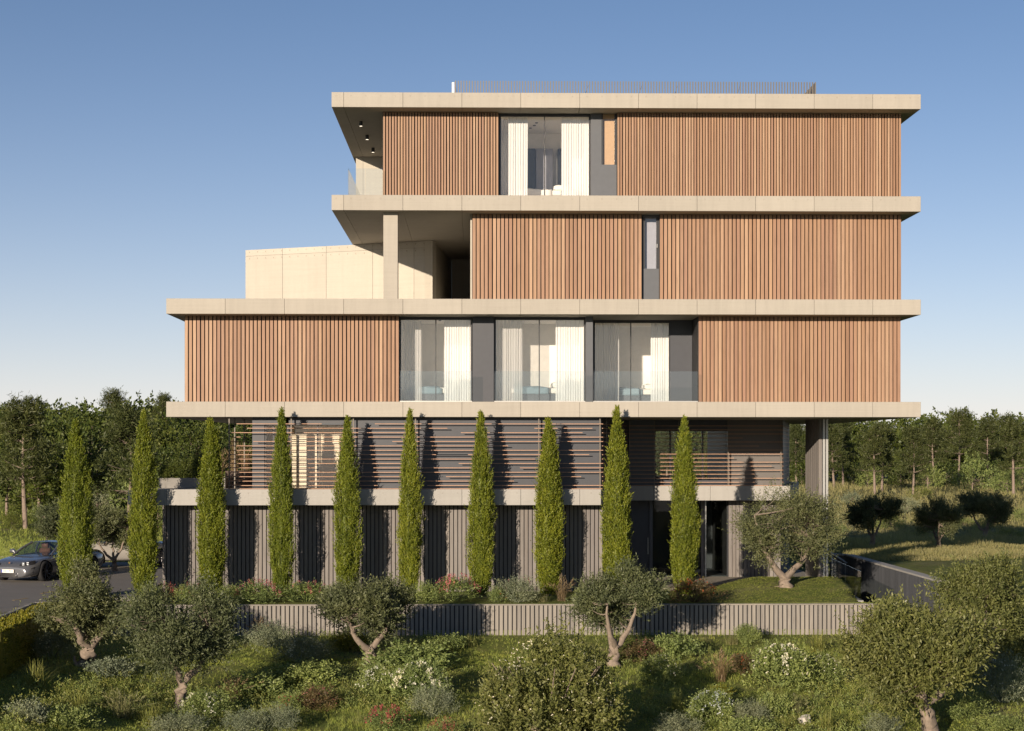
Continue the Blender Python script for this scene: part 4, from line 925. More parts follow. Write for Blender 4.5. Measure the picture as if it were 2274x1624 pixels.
# the big bush at the front centre and the broad shrubs by the right edge
def bigbush(seed, R, Ht, n, L, W):
    t = Q(); rng = np.random.default_rng(seed)
    for k in range(9):
        an = rng.uniform(0, 6.28); tube(t, bez((rng.uniform(-.12,.12),rng.uniform(-.12,.12),-0.1), (np.cos(an)*R*0.3,np.sin(an)*R*0.3,Ht*0.5), (np.cos(an)*R*0.65,np.sin(an)*R*0.65,Ht*0.8), 6), np.linspace(0.045,0.01,6), 6)
    lf = Q(); u = unit(rng.standard_normal((n,3))); u[:,2] = np.abs(u[:,2])*1.05-0.05; rad = rng.uniform(0.5,1,n)**0.6; lump = 1+0.15*np.sin(u[:,0]*4.1+1)*np.cos(u[:,1]*3)+0.09*np.sin(u[:,2]*7+u[:,0]*5)
    C = u*rad[:,None]*lump[:,None]*np.array([R*0.9,R*0.85,Ht*0.9]); C[:,2] = np.maximum(C[:,2], 0.05)
    shoots(lf, C, unit(C*np.array([1,1,0.8])+np.array([0,0,0.2])), 15, 12, R*0.07, R*0.2, L, W, rng, up=0.35, spread=0.6)
    return t.mesh('stems', True), lf.mesh('foliage')
x, y, z = place(1215, 1680, -1.6); bb = tree('flowering_bush', 'large leafy bush with scattered white flowers at the bottom centre', 'bush', (x,y,z-0.05), bigbush(41, 1.95, 2.75, 210, 0.095, 0.042), (BARK, OLIVE_G), 0, 1.0, None, ('stems','foliage'))
loc_part('flowers', flower_mesh(42, 1.88, 2.65, 230, 0.032), FL_W, bb)['kind'] = 'stuff'

# ------------------------------------------------------------------ hedge
hd = thing('hedge', 'clipped hedge with sunlit yellow top along the driveway', 'hedge', (HB0[0], HB0[1], -0.9))
rng = np.random.default_rng(77); q = Q(); n = 16000; HL = 8.2
du = np.array([HB1[0]-HB0[0], HB1[1]-HB0[1]]); du /= np.linalg.norm(du); dn = np.array([-du[1], du[0]])
if dn[1] > 0: dn = -dn                                    # towards the viewer
s_ = rng.uniform(0, HL, n)**1.0; face = rng.uniform(0, 1, n); w_ = 0.62; hh_ = 0.86
off = np.where(face < 0.45, w_*0.5, np.where(face < 0.9, rng.uniform(-w_*0.5, w_*0.5, n), -w_*0.5)); zz = np.where((face >= 0.45) & (face < 0.9), hh_, rng.uniform(-0.55, hh_, n))
bul = 0.03*np.sin(s_*5)+0.03*np.sin(s_*13+zz*9)
off = off*(1+bul)+rng.normal(0, 0.02, n); zz = zz+bul+rng.normal(0, 0.02, n)
gz_ = np.linspace(-0.92, -0.80, 2); P = np.stack([du[0]*s_+dn[0]*off, du[1]*s_+dn[1]*off, zz-0.02], -1)
D = np.stack([dn[0]*np.sign(off)*(zz < hh_-0.05), dn[1]*np.sign(off)*(zz < hh_-0.05), (zz > hh_-0.08)*1.0+0.3], -1)+rng.standard_normal((n,3))*0.6
leaves(q, P, D, rng.uniform(0.05,0.085,n), rng.uniform(0.03,0.045,n), rng)
loc_part('foliage', q.mesh('foliage'), HEDGE, hd)
core = boxmesh(HL, w_*0.86, hh_*0.93+0.6, MATS['hedge_leaf']); o = loc_part('inner_growth', core, None, hd, (du[0]*HL/2, du[1]*HL/2, hh_*0.46-0.3), (0,0,math.atan2(du[1], du[0])))
hd.rotation_euler = (0, 0, 0)

# ------------------------------------------------------------------ shrubs, flowers and grasses set out one by one
SM = {'round': [shrub_mesh(s, 0.5, 0.55, 60, 10, 9, 0.045, 0.018) for s in (1,2,3)],
      'grey':  [shrub_mesh(s, 0.5, 0.5, 54, 9, 10, 0.05, 0.011, up=0.8, slen=0.26) for s in (4,5)],
      'loose': [shrub_mesh(s, 0.5, 0.6, 44, 8, 9, 0.055, 0.02, up=0.7, spread=0.8, slen=0.26) for s in (6,7)],
      'low':   [shrub_mesh(s, 0.5, 0.38, 56, 9, 8, 0.05, 0.026) for s in (8,9)]}
TM = {'fountain': [tuft_mesh(s, 150, 0.62, 0.42, 0.008, True) for s in (1,2)], 'green': [tuft_mesh(s, 150, 0.46, 0.34, 0.010) for s in (3,4,5)], 'small': [tuft_mesh(s, 90, 0.3, 0.24, 0.008) for s in (6,7)],
      'sword': [tuft_mesh(9, 34, 0.62, 0.4, 0.03, False, 0.25)]}
FM = {}
def fl(kind, n, size, spike=False):
    key = (kind, n, size, spike)
    if key not in FM: FM[key] = flower_mesh(len(kind)*11+n, 0.5, {'round':0.56,'grey':0.55,'loose':0.66,'low':0.42}[kind], n, size, spike)
    return FM[key]
SHC = {'round': SHRUB, 'grey': SHRUB_G, 'loose': SHRUB, 'low': SHRUB}
seq = [0]
def shrub(px, py, w, h, kind, label, mat=None, flo=None, z0=-1.4, cat='shrub', name='shrub', group='garden shrubs'):
    """w, h: size in photo pixels"""
    seq[0] += 1; x, y, z = place(px, py, z0); sc_ = (y-CAM_Y)/FPX; W_, H_ = w*sc_*1.14, h*sc_*1.12
    t = thing(name, label, cat, (x, y, z-0.02), seq[0]*1.7, group)
    ms = SM[kind]; base = {'round':0.6,'grey':0.62,'loose':0.74,'low':0.46}[kind]
    t.scale = (W_/1.06, W_/1.06, H_/base)
    loc_part('foliage', ms[seq[0] % len(ms)], None, t).data = shared(ms[seq[0] % len(ms)], mat or SHC[kind])
    if flo:
        n, size, fm = int(flo[0]*0.75), flo[1]*0.88, flo[2]; loc_part('flowers', FCOPY(fl(kind, n, size, len(flo) > 3), fm), None, t)['kind'] = 'stuff'
    return t
_sh = {}
def shared(me, mat):
    k = (me.name, mat.name)
    if k not in _sh:
        c = me.copy(); c.materials.clear(); c.materials.append(mat); _sh[k] = c
    return _sh[k]
FCOPY = shared
def grass(px, py, w, h, kind, label, mat, z0=-1.4, group='ornamental grasses', name='ornamental_grass'):
    seq[0] += 1; x, y, z = place(px, py, z0); sc_ = (y-CAM_Y)/FPX; ms = TM[kind]
    t = thing(name, label, 'grass tuft', (x, y, z), seq[0]*2.1, group); bh = {'fountain':0.58,'green':0.42,'small':0.28,'sword':0.6}[kind]; bw = {'fountain':0.7,'green':0.56,'small':0.42,'sword':0.7}[kind]
    t.scale = (w*sc_/bw, w*sc_/bw, h*sc_/bh); loc_part('blades', shared(ms[seq[0] % len(ms)], mat), None, t)
    return t
S, Gs = shrub, grass
# terrace bed above the retaining wall (ground -0.12)
tz = -0.12; TB = 'plants in the bed along the terrace'
S(372,1330,52,36,'loose','dark russet shrub at the left corner of the board-clad podium',SHRUB_R,(26,0.05,FL_R,1),tz,group=TB)
S(425,1340,78,40,'loose','shrub with red flower heads between the second and third cypress',None,(46,0.035,FL_R,1),tz,group=TB)
S(330,1342,60,36,'round','leafy green shrub at the foot of the second cypress',None,None,tz,group=TB)
S(505,1342,64,34,'round','low green shrub just right of the third cypress',None,(20,0.03,FL_P,1),tz,group=TB)
S(575,1343,118,46,'loose','wide pink-flowered shrub left of the fourth cypress',None,(110,0.036,FL_P,1),tz,group=TB)
S(682,1345,128,42,'loose','wide pale pink-tipped shrub right of the fourth cypress',None,(70,0.030,FL_P,1),tz,group=TB)
S(745,1341,60,36,'grey','grey-green shrub behind the V-trunked olive tree',None,None,tz,group=TB)
S(868,1342,50,32,'round','small green shrub right of the fifth cypress',None,None,tz,group=TB)
S(948,1349,66,44,'loose','green shrub spilling over the wall right of the sixth cypress',None,None,tz,group=TB)
S(1012,1343,112,52,'loose','dense rose-pink flowering shrub left of the seventh cypress',None,(150,0.036,FL_P,1),tz,group=TB)
S(1150,1346,104,50,'grey','silvery shrub spilling over the wall right of the seventh cypress',None,(14,0.03,FL_P,1),tz,group=TB)
S(1105,1335,44,34,'loose','small shrub with two orange-red blooms behind the silvery shrub',None,(10,0.05,FL_O),tz,group=TB)
Gs(1247,1332,66,52,'fountain','brown fountain grass right of the twin-tipped cypress',STRAW,tz)
Gs(1205,1340,40,22,'small','short dry grass at the foot of the twin-tipped cypress',DRYGRASS,tz)
S(1298,1340,56,28,'low','low green shrub left of the podium corner',None,None,tz,group=TB)
S(1415,1336,60,34,'grey','grey shrub behind the olive tree right of centre',None,None,tz,group=TB)
S(1540,1341,112,50,'loose','rusty shrub with orange flowers at the foot of the last cypress',SHRUB_R,(80,0.036,FL_O),tz,group=TB)
Gs(1550,1318,40,40,'sword','sword-leaved plant behind the rusty shrub',TUFT,tz,'sword-leaved plants','sword_leaved_plant')
S(1805,1316,44,26,'round','small bright shrub at the foot of the clad column',HEDGE,None,tz,group=TB)
S(1470,1338,50,26,'low','low green shrub left of the rusty shrub',None,None,tz,group=TB)
# foreground meadow
S(118,1462,100,56,'grey','grey shrub with white flowers in front of the hedge',None,(120,0.032,FL_W))
Gs(78,1528,110,66,'green','large yellow-green grass clump at the left edge',TUFT); Gs(140,1495,70,30,'small','low grass clump below the grey shrub by the hedge',TUFT)
S(62,1600,90,40,'low','low blue-green shrub in the bottom left corner',SHRUB_G); S(150,1612,110,40,'low','low green mound near the bottom left corner')
Gs(175,1580,100,56,'green','olive-green grass clump left of the forked olive tree',TUFT); Gs(250,1560,90,42,'green','grass clump between the two left olive trees',TUFT)
Gs(275,1590,120,62,'fountain','tawny grass clump below the forked olive tree to the left',DRYGRASS); Gs(335,1610,110,56,'green','grass clump at the bottom below the forked olive tree',TUFT)
S(250,1500,110,34,'low','grey ground-covering shrub right of the stout olive',SHRUB_G)
S(452,1598,120,58,'round','white-flowered shrub right of the forked olive trunk',None,(130,0.034,FL_W))
S(400,1632,130,44,'grey','grey shrub at the bottom edge under the forked olive tree'); S(545,1630,110,48,'grey','grey shrub at the bottom edge left of the pink flowers')
Gs(520,1555,72,58,'fountain','reddish fountain grass right of the forked olive tree',STRAW); Gs(575,1425,58,46,'fountain','tawny fountain grass close to the wall behind the forked olive',STRAW)
S(600,1440,110,52,'grey','dark grey-green shrub against the wall right of the forked olive'); S(668,1470,130,54,'grey','wide white-flowered grey shrub left of the V-trunked olive',None,(130,0.030,FL_W))
S(560,1500,150,44,'low','broad leafy ground cover right of the forked olive',SHRUB); S(690,1515,160,42,'low','broad leafy ground cover before the V-trunked olive',SHRUB)
S(640,1585,70,46,'loose','shrub dotted with red flowers in the lower left meadow',None,(60,0.034,FL_R)); S(705,1575,96,52,'loose','pinkish flowering shrub in the lower left meadow',SHRUB_R,(70,0.03,FL_P))
S(620,1622,90,52,'grey','lavender-grey shrub at the bottom edge, left third')
S(780,1448,80,36,'low','leafy green clump left of the V-trunked olive',HEDGE); S(915,1492,190,56,'low','wide dark shrub right of the V-trunked olive',None)
S(980,1445,110,30,'low','dark leafy strip close to the wall right of the V-trunked olive',SHRUB); Gs(985,1448,60,34,'green','grass tuft by the wall near the centre',TUFT); Gs(1045,1440,60,34,'small','short grass tuft by the wall left of the big bush',TUFT)
S(838,1545,96,60,'round','rounded shrub full of white flowers left of the grass path',None,(150,0.040,FL_W)); S(930,1552,128,76,'round','taller rounded shrub crowned with white flowers beside the grass path',None,(200,0.046,FL_W))
S(960,1590,96,62,'grey','silvery upright shrub below the white-flowered pair',None); S(860,1622,108,54,'loose','shrub covered in bright red flowers at the bottom',None,(150,0.042,FL_R,1)); S(985,1640,86,44,'loose','red-flowered shrub at the bottom edge left of the big bush',None,(90,0.042,FL_R,1))
Gs(800,1600,60,40,'small','short grass tuft left of the red-flowered shrub',TUFT); Gs(760,1560,70,40,'green','grass clump left of the white-flowered pair',TUFT)
S(1470,1515,92,58,'round','white-dotted shrub right of the big bush',None,(100,0.032,FL_W)); S(1425,1470,100,48,'loose','reddish shrub right of the olive trunk at centre right',SHRUB_R,(50,0.03,FL_P)); S(1500,1462,110,46,'low','dark green shrub near the wall at centre right')
Gs(1560,1440,44,30,'small','small grass tuft close to the wall, right of centre',TUFT); S(1660,1430,62,38,'round','small leafy shrub close to the wall, right half',None); Gs(1625,1435,50,30,'small','dry tuft close to the wall, right half',DRYGRASS)
Gs(1600,1492,76,64,'fountain','pale straw fountain grass left of the reddish shrub',STRAW); S(1648,1488,72,46,'loose','small reddish shrub between straw grass and white-flowered dome',SHRUB_R,(50,0.03,FL_O))
S(1735,1508,152,86,'round','large dome-shaped shrub dotted with white flowers',None,(240,0.030,FL_W)); S(1826,1510,92,54,'round','smaller dome-shaped white-flowered shrub beside the large dome',None,(150,0.030,FL_W))
Gs(1815,1450,84,52,'green','tall green grass clump before the wall on the right',TUFT); Gs(1880,1480,60,44,'green','green grass clump left of the leaning olive',TUFT)
Gs(1880,1510,36,22,'small','tiny blue-grey tuft right of the white-flowered domes',SHRUB_G); Gs(1940,1560,56,34,'small','blue-grey tuft left of the leaning trunk',SHRUB_G)
Gs(1500,1580,70,64,'green','tall grass clump right of the big bush',TUFT); S(1585,1602,120,64,'round','shrub covered in pale blue-white flowers at the bottom right of centre',None,(220,0.030,FL_B))
S(1500,1628,110,50,'grey','grey shrub at the bottom edge right of the big bush'); S(1660,1606,90,46,'grey','grey-green shrub right of the pale blue flowers'); S(1720,1590,84,46,'low','dark shrub left of the white boulder')
Gs(1730,1545,52,34,'green','yellow-green tuft on the open lawn',TUFT); Gs(1770,1590,64,46,'fountain','feathery grass above the white boulder',DRYGRASS); Gs(1745,1622,60,34,'green','golden tuft left of the white boulder',TUFT); Gs(1835,1622,76,52,'green','golden grass clump right of the white boulder',TUFT)
S(1600,1545,60,26,'low','small leafy patch on the open lawn',HEDGE); S(1960,1630,90,44,'grey','grey shrub at the bottom edge left of the leaning trunk'); S(1660,1635,110,36,'low','green shrub at the bottom edge, right third')
S(2225,1560,120,96,'grey','large grey-blue shrub at the right edge',None,(60,0.024,FL_B)); S(2150,1600,110,56,'loose','green shrub right of the leaning trunk'); S(2225,1632,120,46,'loose','green shrub in the bottom right corner'); S(2090,1500,100,60,'round','bright shrub behind the leaning olive',HEDGE)
S(2100,1450,120,84,'loose','leafy shrub screening the wall end at the right',OLIVE_G); S(1985,1425,150,92,'loose','leafy bush in front of the wall end, left of the leaning olive',OLIVE_G,(40,0.024,FL_W)); S(2235,1470,130,110,'loose','tall dense shrub at the right edge behind the grey-blue one',OLIVE_G)
# pale boulder
rb = np.random.default_rng(3); import bmesh
bm = bmesh.new(); bmesh.ops.create_icosphere(bm, subdivisions=2, radius=0.17)
for v in bm.verts: v.co = v.co*(1+0.22*math.sin(v.co.x*23)*math.cos(v.co.y*19)+rb.uniform(-0.08,0.08)); v.co.z *= 0.8
me = bpy.data.meshes.new('boulder'); bm.to_mesh(me); bm.free(); x, y, z = place(1787, 1606)
tag(put('boulder', me, concrete('boulder_stone', (0.46,0.43,0.38), 0.1), None, (x, y, z+0.08)), 'small pale boulder among grasses at the bottom right', 'boulder')
# deck planting
for k, (px, w, kind, mat, lab) in enumerate(((372,40,'round',FOREST_B,'leafy shrub at the left end of the grey planter'), (405,52,'loose',FOREST_B,'bushy shrub in the middle of the grey planter'), (440,48,'loose',FOREST_B,'shrub with trailing shoots at the right of the grey planter'))):
    yy = 2.3; sc_ = (yy-CAM_Y)/FPX; t = thing('shrub', lab, 'shrub', (X(px,yy), yy, pz-0.08), k*2.0, 'shrubs in the deck planters'); t.scale = (w*sc_/0.9, 1.3, (36+6*k)*sc_/0.6); loc_part('foliage', shared(SM[kind][k % 2], mat), None, t)
for k, (px, yy, h, lab) in enumerate(((488,2.6,62,'tall reddish grass at the right end of the grey planter'), (520,5.5,66,'tall reddish grass behind the first louvre post'), (545,5.6,60,'tawny grass behind the left terrace louvres'))):
    sc_ = (yy-CAM_Y)/FPX; t = thing('ornamental_grass', lab, 'grass tuft', (X(px,yy), yy, (pz if k == 0 else pz2)-0.06), k*1.3, 'grasses in the deck planters'); t.scale = (1.1, 1.1, h*sc_/0.58); loc_part('blades', shared(TM['fountain'][k % 2], STRAW), None, t)

# ------------------------------------------------------------------ background planting
BR = [broad_meshes(51, 6.0, 2.3, 60), broad_meshes(52, 5.2, 2.1, 54), broad_meshes(53, 6.6, 2.2, 60), broad_meshes(54, 4.6, 2.4, 56)]
PN = [pine_meshes(61, 8.0, 2.2), pine_meshes(62, 9.0, 2.4, 0.5), pine_meshes(63, 7.2, 2.1, 0.38)]
BU = [broad_meshes(71, 2.2, 1.5, 44, 9, 9, 0.13, 0.06, 0.0, 0.05), broad_meshes(72, 1.8, 1.4, 44, 9, 9, 0.12, 0.05, 0.0, 0.05)]
def far_tree(kind, label, px, Y, top_py, v, mats, cat, group, rz, name):
    x = X(px, Y); z = hz(x, Y); h0 = {'b':[6.0,5.2,6.6,4.6],'p':[8.0,9.0,7.2],'u':[2.2,1.8]}[kind][v]; h = Z(px, top_py, Y)-z
    s = max(0.3, h/h0*0.94); ms = {'b':BR,'p':PN,'u':BU}[kind][v]
    return tree(name, label, cat, (x, Y, z-0.05), [shared(ms[0], mats[0]), shared(ms[1], mats[1])], (None, None), rz, (s*1.0, s*1.0, s), group)
lw = [('b',-10,58,901,0),('b',40,62,894,2),('b',95,60,904,1),('b',150,64,908,0),('b',205,58,906,3),('b',262,64,902,2),('b',318,60,916,1),('b',372,64,908,0),('b',425,58,931,2),('b',478,62,924,1),('b',530,58,941,0),
      ('b',15,50,956,1),('b',85,48,971,3),('b',135,51,986,2),('b',215,49,976,0),('b',300,50,971,1),('b',345,48,991,3),('b',405,50,981,2),('b',455,47,1001,1),('b',520,50,991,0)]
pl_ = ['at the left edge','left of the tall left pine','right of the tall left pine','above the leftmost cypress','between the two leftmost cypresses','left of the second cypress','right of the second cypress','above the grey planter','left of the third cypress','right of the third cypress','behind the terrace louvres']
for k, (kd, px, Y, tp, v) in enumerate(lw):
    back = k < 11; lab = ('tall back row woodland tree ' if back else 'darker front row woodland tree ')+pl_[min(10, k if back else [0,1,3,4,5,6,7,8,10][k-11])]
    far_tree('b', lab, px, Y, tp, v, (PINEBARK, FOREST if k % 3 else FOREST_B), 'tree', 'woodland trees on the left slope', k*1.3, 'woodland_tree')
for px, Y, tp, v, lab in ((57,42,882,0,'tall bare-trunked pine on the left slope'),(282,40,905,2,'slim pine with bare trunk left of the second cypress'),(248,68,866,1,'flat-topped pine rising above the left woodland'),(362,70,876,1,'small-crowned pine tip above the woodland by the slab end')):
    far_tree('p', lab, px, Y, tp, v, (PINEBARK, PINE), 'pine', 'pines among the left woodland', px*0.02, 'pine_tree')
lb = [(20,56,1062,0),(60,52,1075,1),(120,54,1050,0),(175,50,1080,1),(235,52,1015,0),(300,50,1050,1),(95,44,1120,0),(25,42,1135,1),(150,43,1130,1),(215,46,1080,0),(330,46,1030,0),(380,48,1015,1),(270,43,1130,1),(430,46,1010,0),(350,42,1110,0)]
bl_ = ['at the left edge, high on the slope','below the tall left pine','left of the leftmost cypress','behind the leftmost cypress','pale grey between the two leftmost cypresses','left of the second cypress','above the lawn behind the car','at the left edge above the lawn','above the silvery olive tree','right of the leftmost cypress','right of the second cypress','behind the grey planter','low down between the two leftmost cypresses','left of the third cypress','low down by the podium corner']
for k, (px, Y, tp, v) in enumerate(lb):
    far_tree('u', 'bush '+bl_[k]+' on the left slope', px, Y, tp, v, (PINEBARK, SHRUB_G if k in (4,9) else (FOREST_B if k % 2 else SHRUB)), 'bush', 'bushes on the left slope', k*1.1, 'slope_bush')
rp_ = [(1768,190,936,0,'left of the clad column'),(1852,178,942,2,'just right of the clad column'),(1872,186,934,0,'second right of the clad column'),(1942,165,946,2,'leaning together with its neighbour, under the slab end'),(1957,170,940,0,'right of the pair under the slab end'),(2026,150,948,0,'nearest to the field, under the slab corner'),(2127,178,910,1,'tallest on the right, above the skyline'),(2250,158,925,2,'at the right edge of the field'),(2195,205,928,0,'farther back near the right edge'),(2075,205,932,2,'farther back behind the slab corner'),(1480,170,950,0,'seen through the podium window at its left'),(1580,164,955,2,'seen through the podium window at its right')]
for k, (px, Y, tp, v, lab) in enumerate(rp_): far_tree('p', 'field pine '+lab, px, Y, tp, v, (PINEBARK, PINE), 'pine', 'pines at the edge of the right woodland', k*0.9, 'pine_tree')
ru = [(1895,192,1022,0),(1925,186,1030,1),(2000,190,1024,0),(2060,182,1030,1),(2100,188,1022,0),(2160,172,1018,1),(2205,176,1020,0),(2235,166,1040,1),(1780,190,1020,0),(2270,184,1020,0)]
rl_ = ['just right of the column','left of the paired pines','right of the paired pines','behind the nearest pine','left of the tallest pine','right of the tallest pine','wide and dense near the right edge','low and near the right edge pine','left of the column','at the right edge']
for k, (px, Y, tp, v) in enumerate(ru): far_tree('u', 'woodland edge bush '+rl_[k], px, Y, tp, v, (PINEBARK, SHRUB if k % 2 else FOREST), 'bush', 'bushes along the right woodland edge', k*0.7, 'edge_bush')
PXS = [1860,1905,1925,1975,2015,2050,2085,2105,2150,2185,2215,2245,2262,1890,2040,2140]
ORD = ['nearest','second','third','fourth','fifth','sixth','seventh','eighth','ninth','tenth','eleventh','twelfth','thirteenth','fourteenth','fifteenth','farthest']
for k in range(16):
    px = [1860,1905,1925,1975,2015,2050,2085,2105,2150,2185,2215,2245,2262,1890,2040,2140][k]; Y = [96,72,120,104,130,88,112,66,126,98,140,84,118,145,150,108][k]
    x = X(px, Y); z = hz(x, Y); t = thing('scrub_bush', ORD[sorted(PXS).index(px)]+' scrub bush from the clad column across the open right field', 'bush', (x, Y, z-0.05), k*1.9, 'scrub bushes in the right field'); t.scale = (0.75+0.12*(k % 4), 0.75+0.12*(k % 3), 0.42+0.09*(k % 5))
    loc_part('stems', shared(BU[k % 2][0], PINEBARK), None, t); loc_part('foliage', shared(BU[k % 2][1], (SHRUB, SHRUB_G, TUFT)[k % 3]), None, t)
# the wood behind, one mass
def wood_mass(name, label, spots, seed, L, W, clumps=26):
    rng = np.random.default_rng(seed); q = Q()
    for (x, y, z, R, h) in spots:
        cc = np.array([x, y, z+h*0.55]); u = unit(rng.standard_normal((clumps,3))); C = cc+u*(rng.uniform(0.3,1,clumps)**0.5)[:,None]*np.array([R,R,h*0.48])
        shoots(q, C, unit(C-cc+np.array([0,0,0.3])), 7, 8, R*0.2, R*0.35, L, W, rng, up=0.3, spread=0.7, wig=0.9)
    return tag(put(name, q.mesh(name), FOREST), label, 'wood', None, 'stuff')
rng = np.random.default_rng(9); sp = []
for row, (Y, top) in enumerate(((215,942),(240,936),(275,932))):
    for px in np.arange(1340, 2420, 46): 
        px_ = px+rng.uniform(-18,18); x = X(px_, Y); z = hz(x, Y); h = Z(px_, top+rng.uniform(-8,12), Y)-z; sp.append((x, Y+rng.uniform(-5,5), z, rng.uniform(3.0,4.2), h))
wood_mass('woodland', 'dense dark green wood closing the right field', sp, 1, 0.60, 0.34, 28)
sp = []
for row, (Y, top) in enumerate(((78,926),(95,922))):
    for px in np.arange(-60, 640, 38):
        px_ = px+rng.uniform(-14,14); x = X(px_, Y); z = hz(x, Y); h = Z(px_, top+rng.uniform(-10,14), Y)-z; sp.append((x, Y+rng.uniform(-3,3), z, rng.uniform(1.9,2.6), h))
wood_mass('woodland', 'dense dark green wood behind the left slope', sp, 2, 0.36, 0.2, 30)

# ------------------------------------------------------------------ grass over the ground
def blades(q, P, h, w, rng, k=4, lean=0.5):
    n = len(P); P = np.repeat(P, k, 0)+np.concatenate([rng.normal(0, 0.03, (n*k,2))*np.repeat(h/0.12, k)[:,None], np.zeros((n*k,1))], 1)
    H_ = np.repeat(h, k)*rng.uniform(0.6, 1.25, n*k); an = rng.uniform(0, 6.283, n*k); W_ = np.repeat(w, k)
    side = np.stack([np.cos(an), np.sin(an), np.zeros(n*k)], -1)*W_[:,None]/2; bend = np.stack([rng.normal(0, lean, n*k), rng.normal(0, lean, n*k), np.ones(n*k)], -1)*H_[:,None]
    V = np.stack([P-side, P+side, P+bend+side*0.15, P+bend-side*0.15], 1).reshape(-1,3); q.add(V, np.arange(4*n*k).reshape(-1,4))
rng = np.random.default_rng(55)
def on_screen(n, px0, px1, py0, py1, z0):
    px = rng.uniform(px0, px1, n); py = rng.uniform(py0, py1, n); t = (z0-CAM_Z)/(HOR-py); u = px-1136.5
    return (FPX*SY+u*CY)*t, CAM_Y+(FPX*CY-u*SY)*t, t
n = 34000; px_ = rng.uniform(-60, 2340, n); py_ = rng.uniform(1408, 1680, n); z = np.full(n, -1.4)
for _ in range(4):
    t = (z-CAM_Z)/(HOR-py_); u = px_-1136.5; x = (FPX*SY+u*CY)*t; y = np.minimum(CAM_Y+(FPX*CY-u*SY)*t, -4.25); z = H(x, y)
m = y < -4.2
pat = 0.5+0.5*wob(x*1.7, y*1.9, 1.0); q = Q(); blades(q, np.stack([x,y,z-0.01], -1)[m], (0.05+0.13*np.clip(pat,0,1)**2)[m]*rng.uniform(0.7,1.3,m.sum()), (0.010*np.ones(len(x)))[m], rng, 4, 0.45)
tag(put('meadow_grass', q.mesh('meadow_grass'), GRASS), 'short green meadow grass in front of the retaining wall', 'grass', None, 'stuff')
x, y, t = on_screen(9000, 1480, 1925, 1288, 1345, -0.12); ex = LAWN_A[0]+(LAWN_B[0]-LAWN_A[0])*(LAWN_A[1]-y)/(LAWN_A[1]-LAWN_B[1]); m = (y > -3.8) & (y < 2.6) & (x < ex-0.1) & (x > X(1500,0))
q = Q(); blades(q, np.stack([x,y,H(x,y)-0.01], -1)[m], 0.035*np.ones(m.sum()), 0.009*np.ones(m.sum()), rng, 4, 0.5)
tag(put('lawn_grass', q.mesh('lawn_grass'), LAWN), 'bright short lawn grass above the wall on the right', 'grass', None, 'stuff')
n = 38000; u_ = rng.uniform(0, 1, n); y = -3+np.exp(np.log(12)+u_*(np.log(215)-np.log(12))); px = rng.uniform(1440, 2340, n); t = (y-CAM_Y)/(FPX*CY-(px-1136.5)*SY); x = (FPX*SY+(px-1136.5)*CY)*t; z = H(x, y)
rxw = np.where(y > RAMP_FAR[1], RAMP_FAR[0], RAMP_FAR[0]+(RAMP_NEAR[0]-RAMP_FAR[0])*(RAMP_FAR[1]-y)/(RAMP_FAR[1]-RAMP_NEAR[1])); m = ((y > 18) | (x > rxw+0.4))
pat = np.clip(0.5+0.5*wob(x*0.9, y*0.35, 1.0), 0, 1); q = Q(); blades(q, np.stack([x,y,z-0.02], -1)[m], ((0.14+0.34*pat**2)*np.clip(t*40, 0.8, 2.2))[m], (t*1.3)[m], rng, 4, 0.4)
tag(put('field_grass', q.mesh('field_grass'), DRYGRASS), 'tall dry grass across the right field', 'grass', None, 'stuff')
n = 15000; y = 16+np.exp(rng.uniform(0, np.log(65), n)); px = rng.uniform(-60, 560, n); t = (y-CAM_Y)/(FPX*CY-(px-1136.5)*SY); x = (FPX*SY+(px-1136.5)*CY)*t; z = H(x, y); m = (y > 17) & (y < 85)
q = Q(); blades(q, np.stack([x,y,z-0.02], -1)[m], 0.16*np.ones(m.sum())*rng.uniform(0.6,1.5,m.sum()), (t*1.0)[m], rng, 4, 0.5)
tag(put('slope_grass', q.mesh('slope_grass'), GRASS), 'green grass on the lawn and slope behind the parked car', 'grass', None, 'stuff')

# low leafy ground cover between the shrubs
n = 2600; x, y, t = on_screen(n, -60, 2340, 1412, 1690, -1.7)
for _ in range(4): 
    zz_ = H(x, y); px_ = rng.uniform(-60, 2340, n) if _ == 0 else px_; py_ = rng.uniform(1412, 1680, n) if _ == 0 else py_; t = (zz_-CAM_Z)/(HOR-py_); u = px_-1136.5; x = (FPX*SY+u*CY)*t; y = CAM_Y+(FPX*CY-u*SY)*t
m = (y < -4.4) & (wob(x*1.1+3, y*1.3, 1.0) > -0.15); P = np.stack([x, y, H(x, y)+0.02], -1)[m]
for k_, (mat_, nm, lb_) in enumerate(((SHRUB, 'ground_cover', 'low dark leafy ground cover spread through the meadow'), (TUFT, 'ground_cover', 'low bright leafy ground cover spread through the meadow'))):
    sel = P[k_::2]; q = Q(); sel = np.repeat(sel, 3, 0)+rng.normal(0, 0.10, (len(sel)*3,3))*np.array([1,1,0.25])
    shoots(q, sel, np.tile([0,0,1.0], (len(sel),1)), 4, 6, 0.07, 0.16, 0.06, 0.024, rng, up=0.4, spread=0.7)
    tag(put(nm, q.mesh(nm), mat_), lb_, 'ground cover', None, 'stuff')

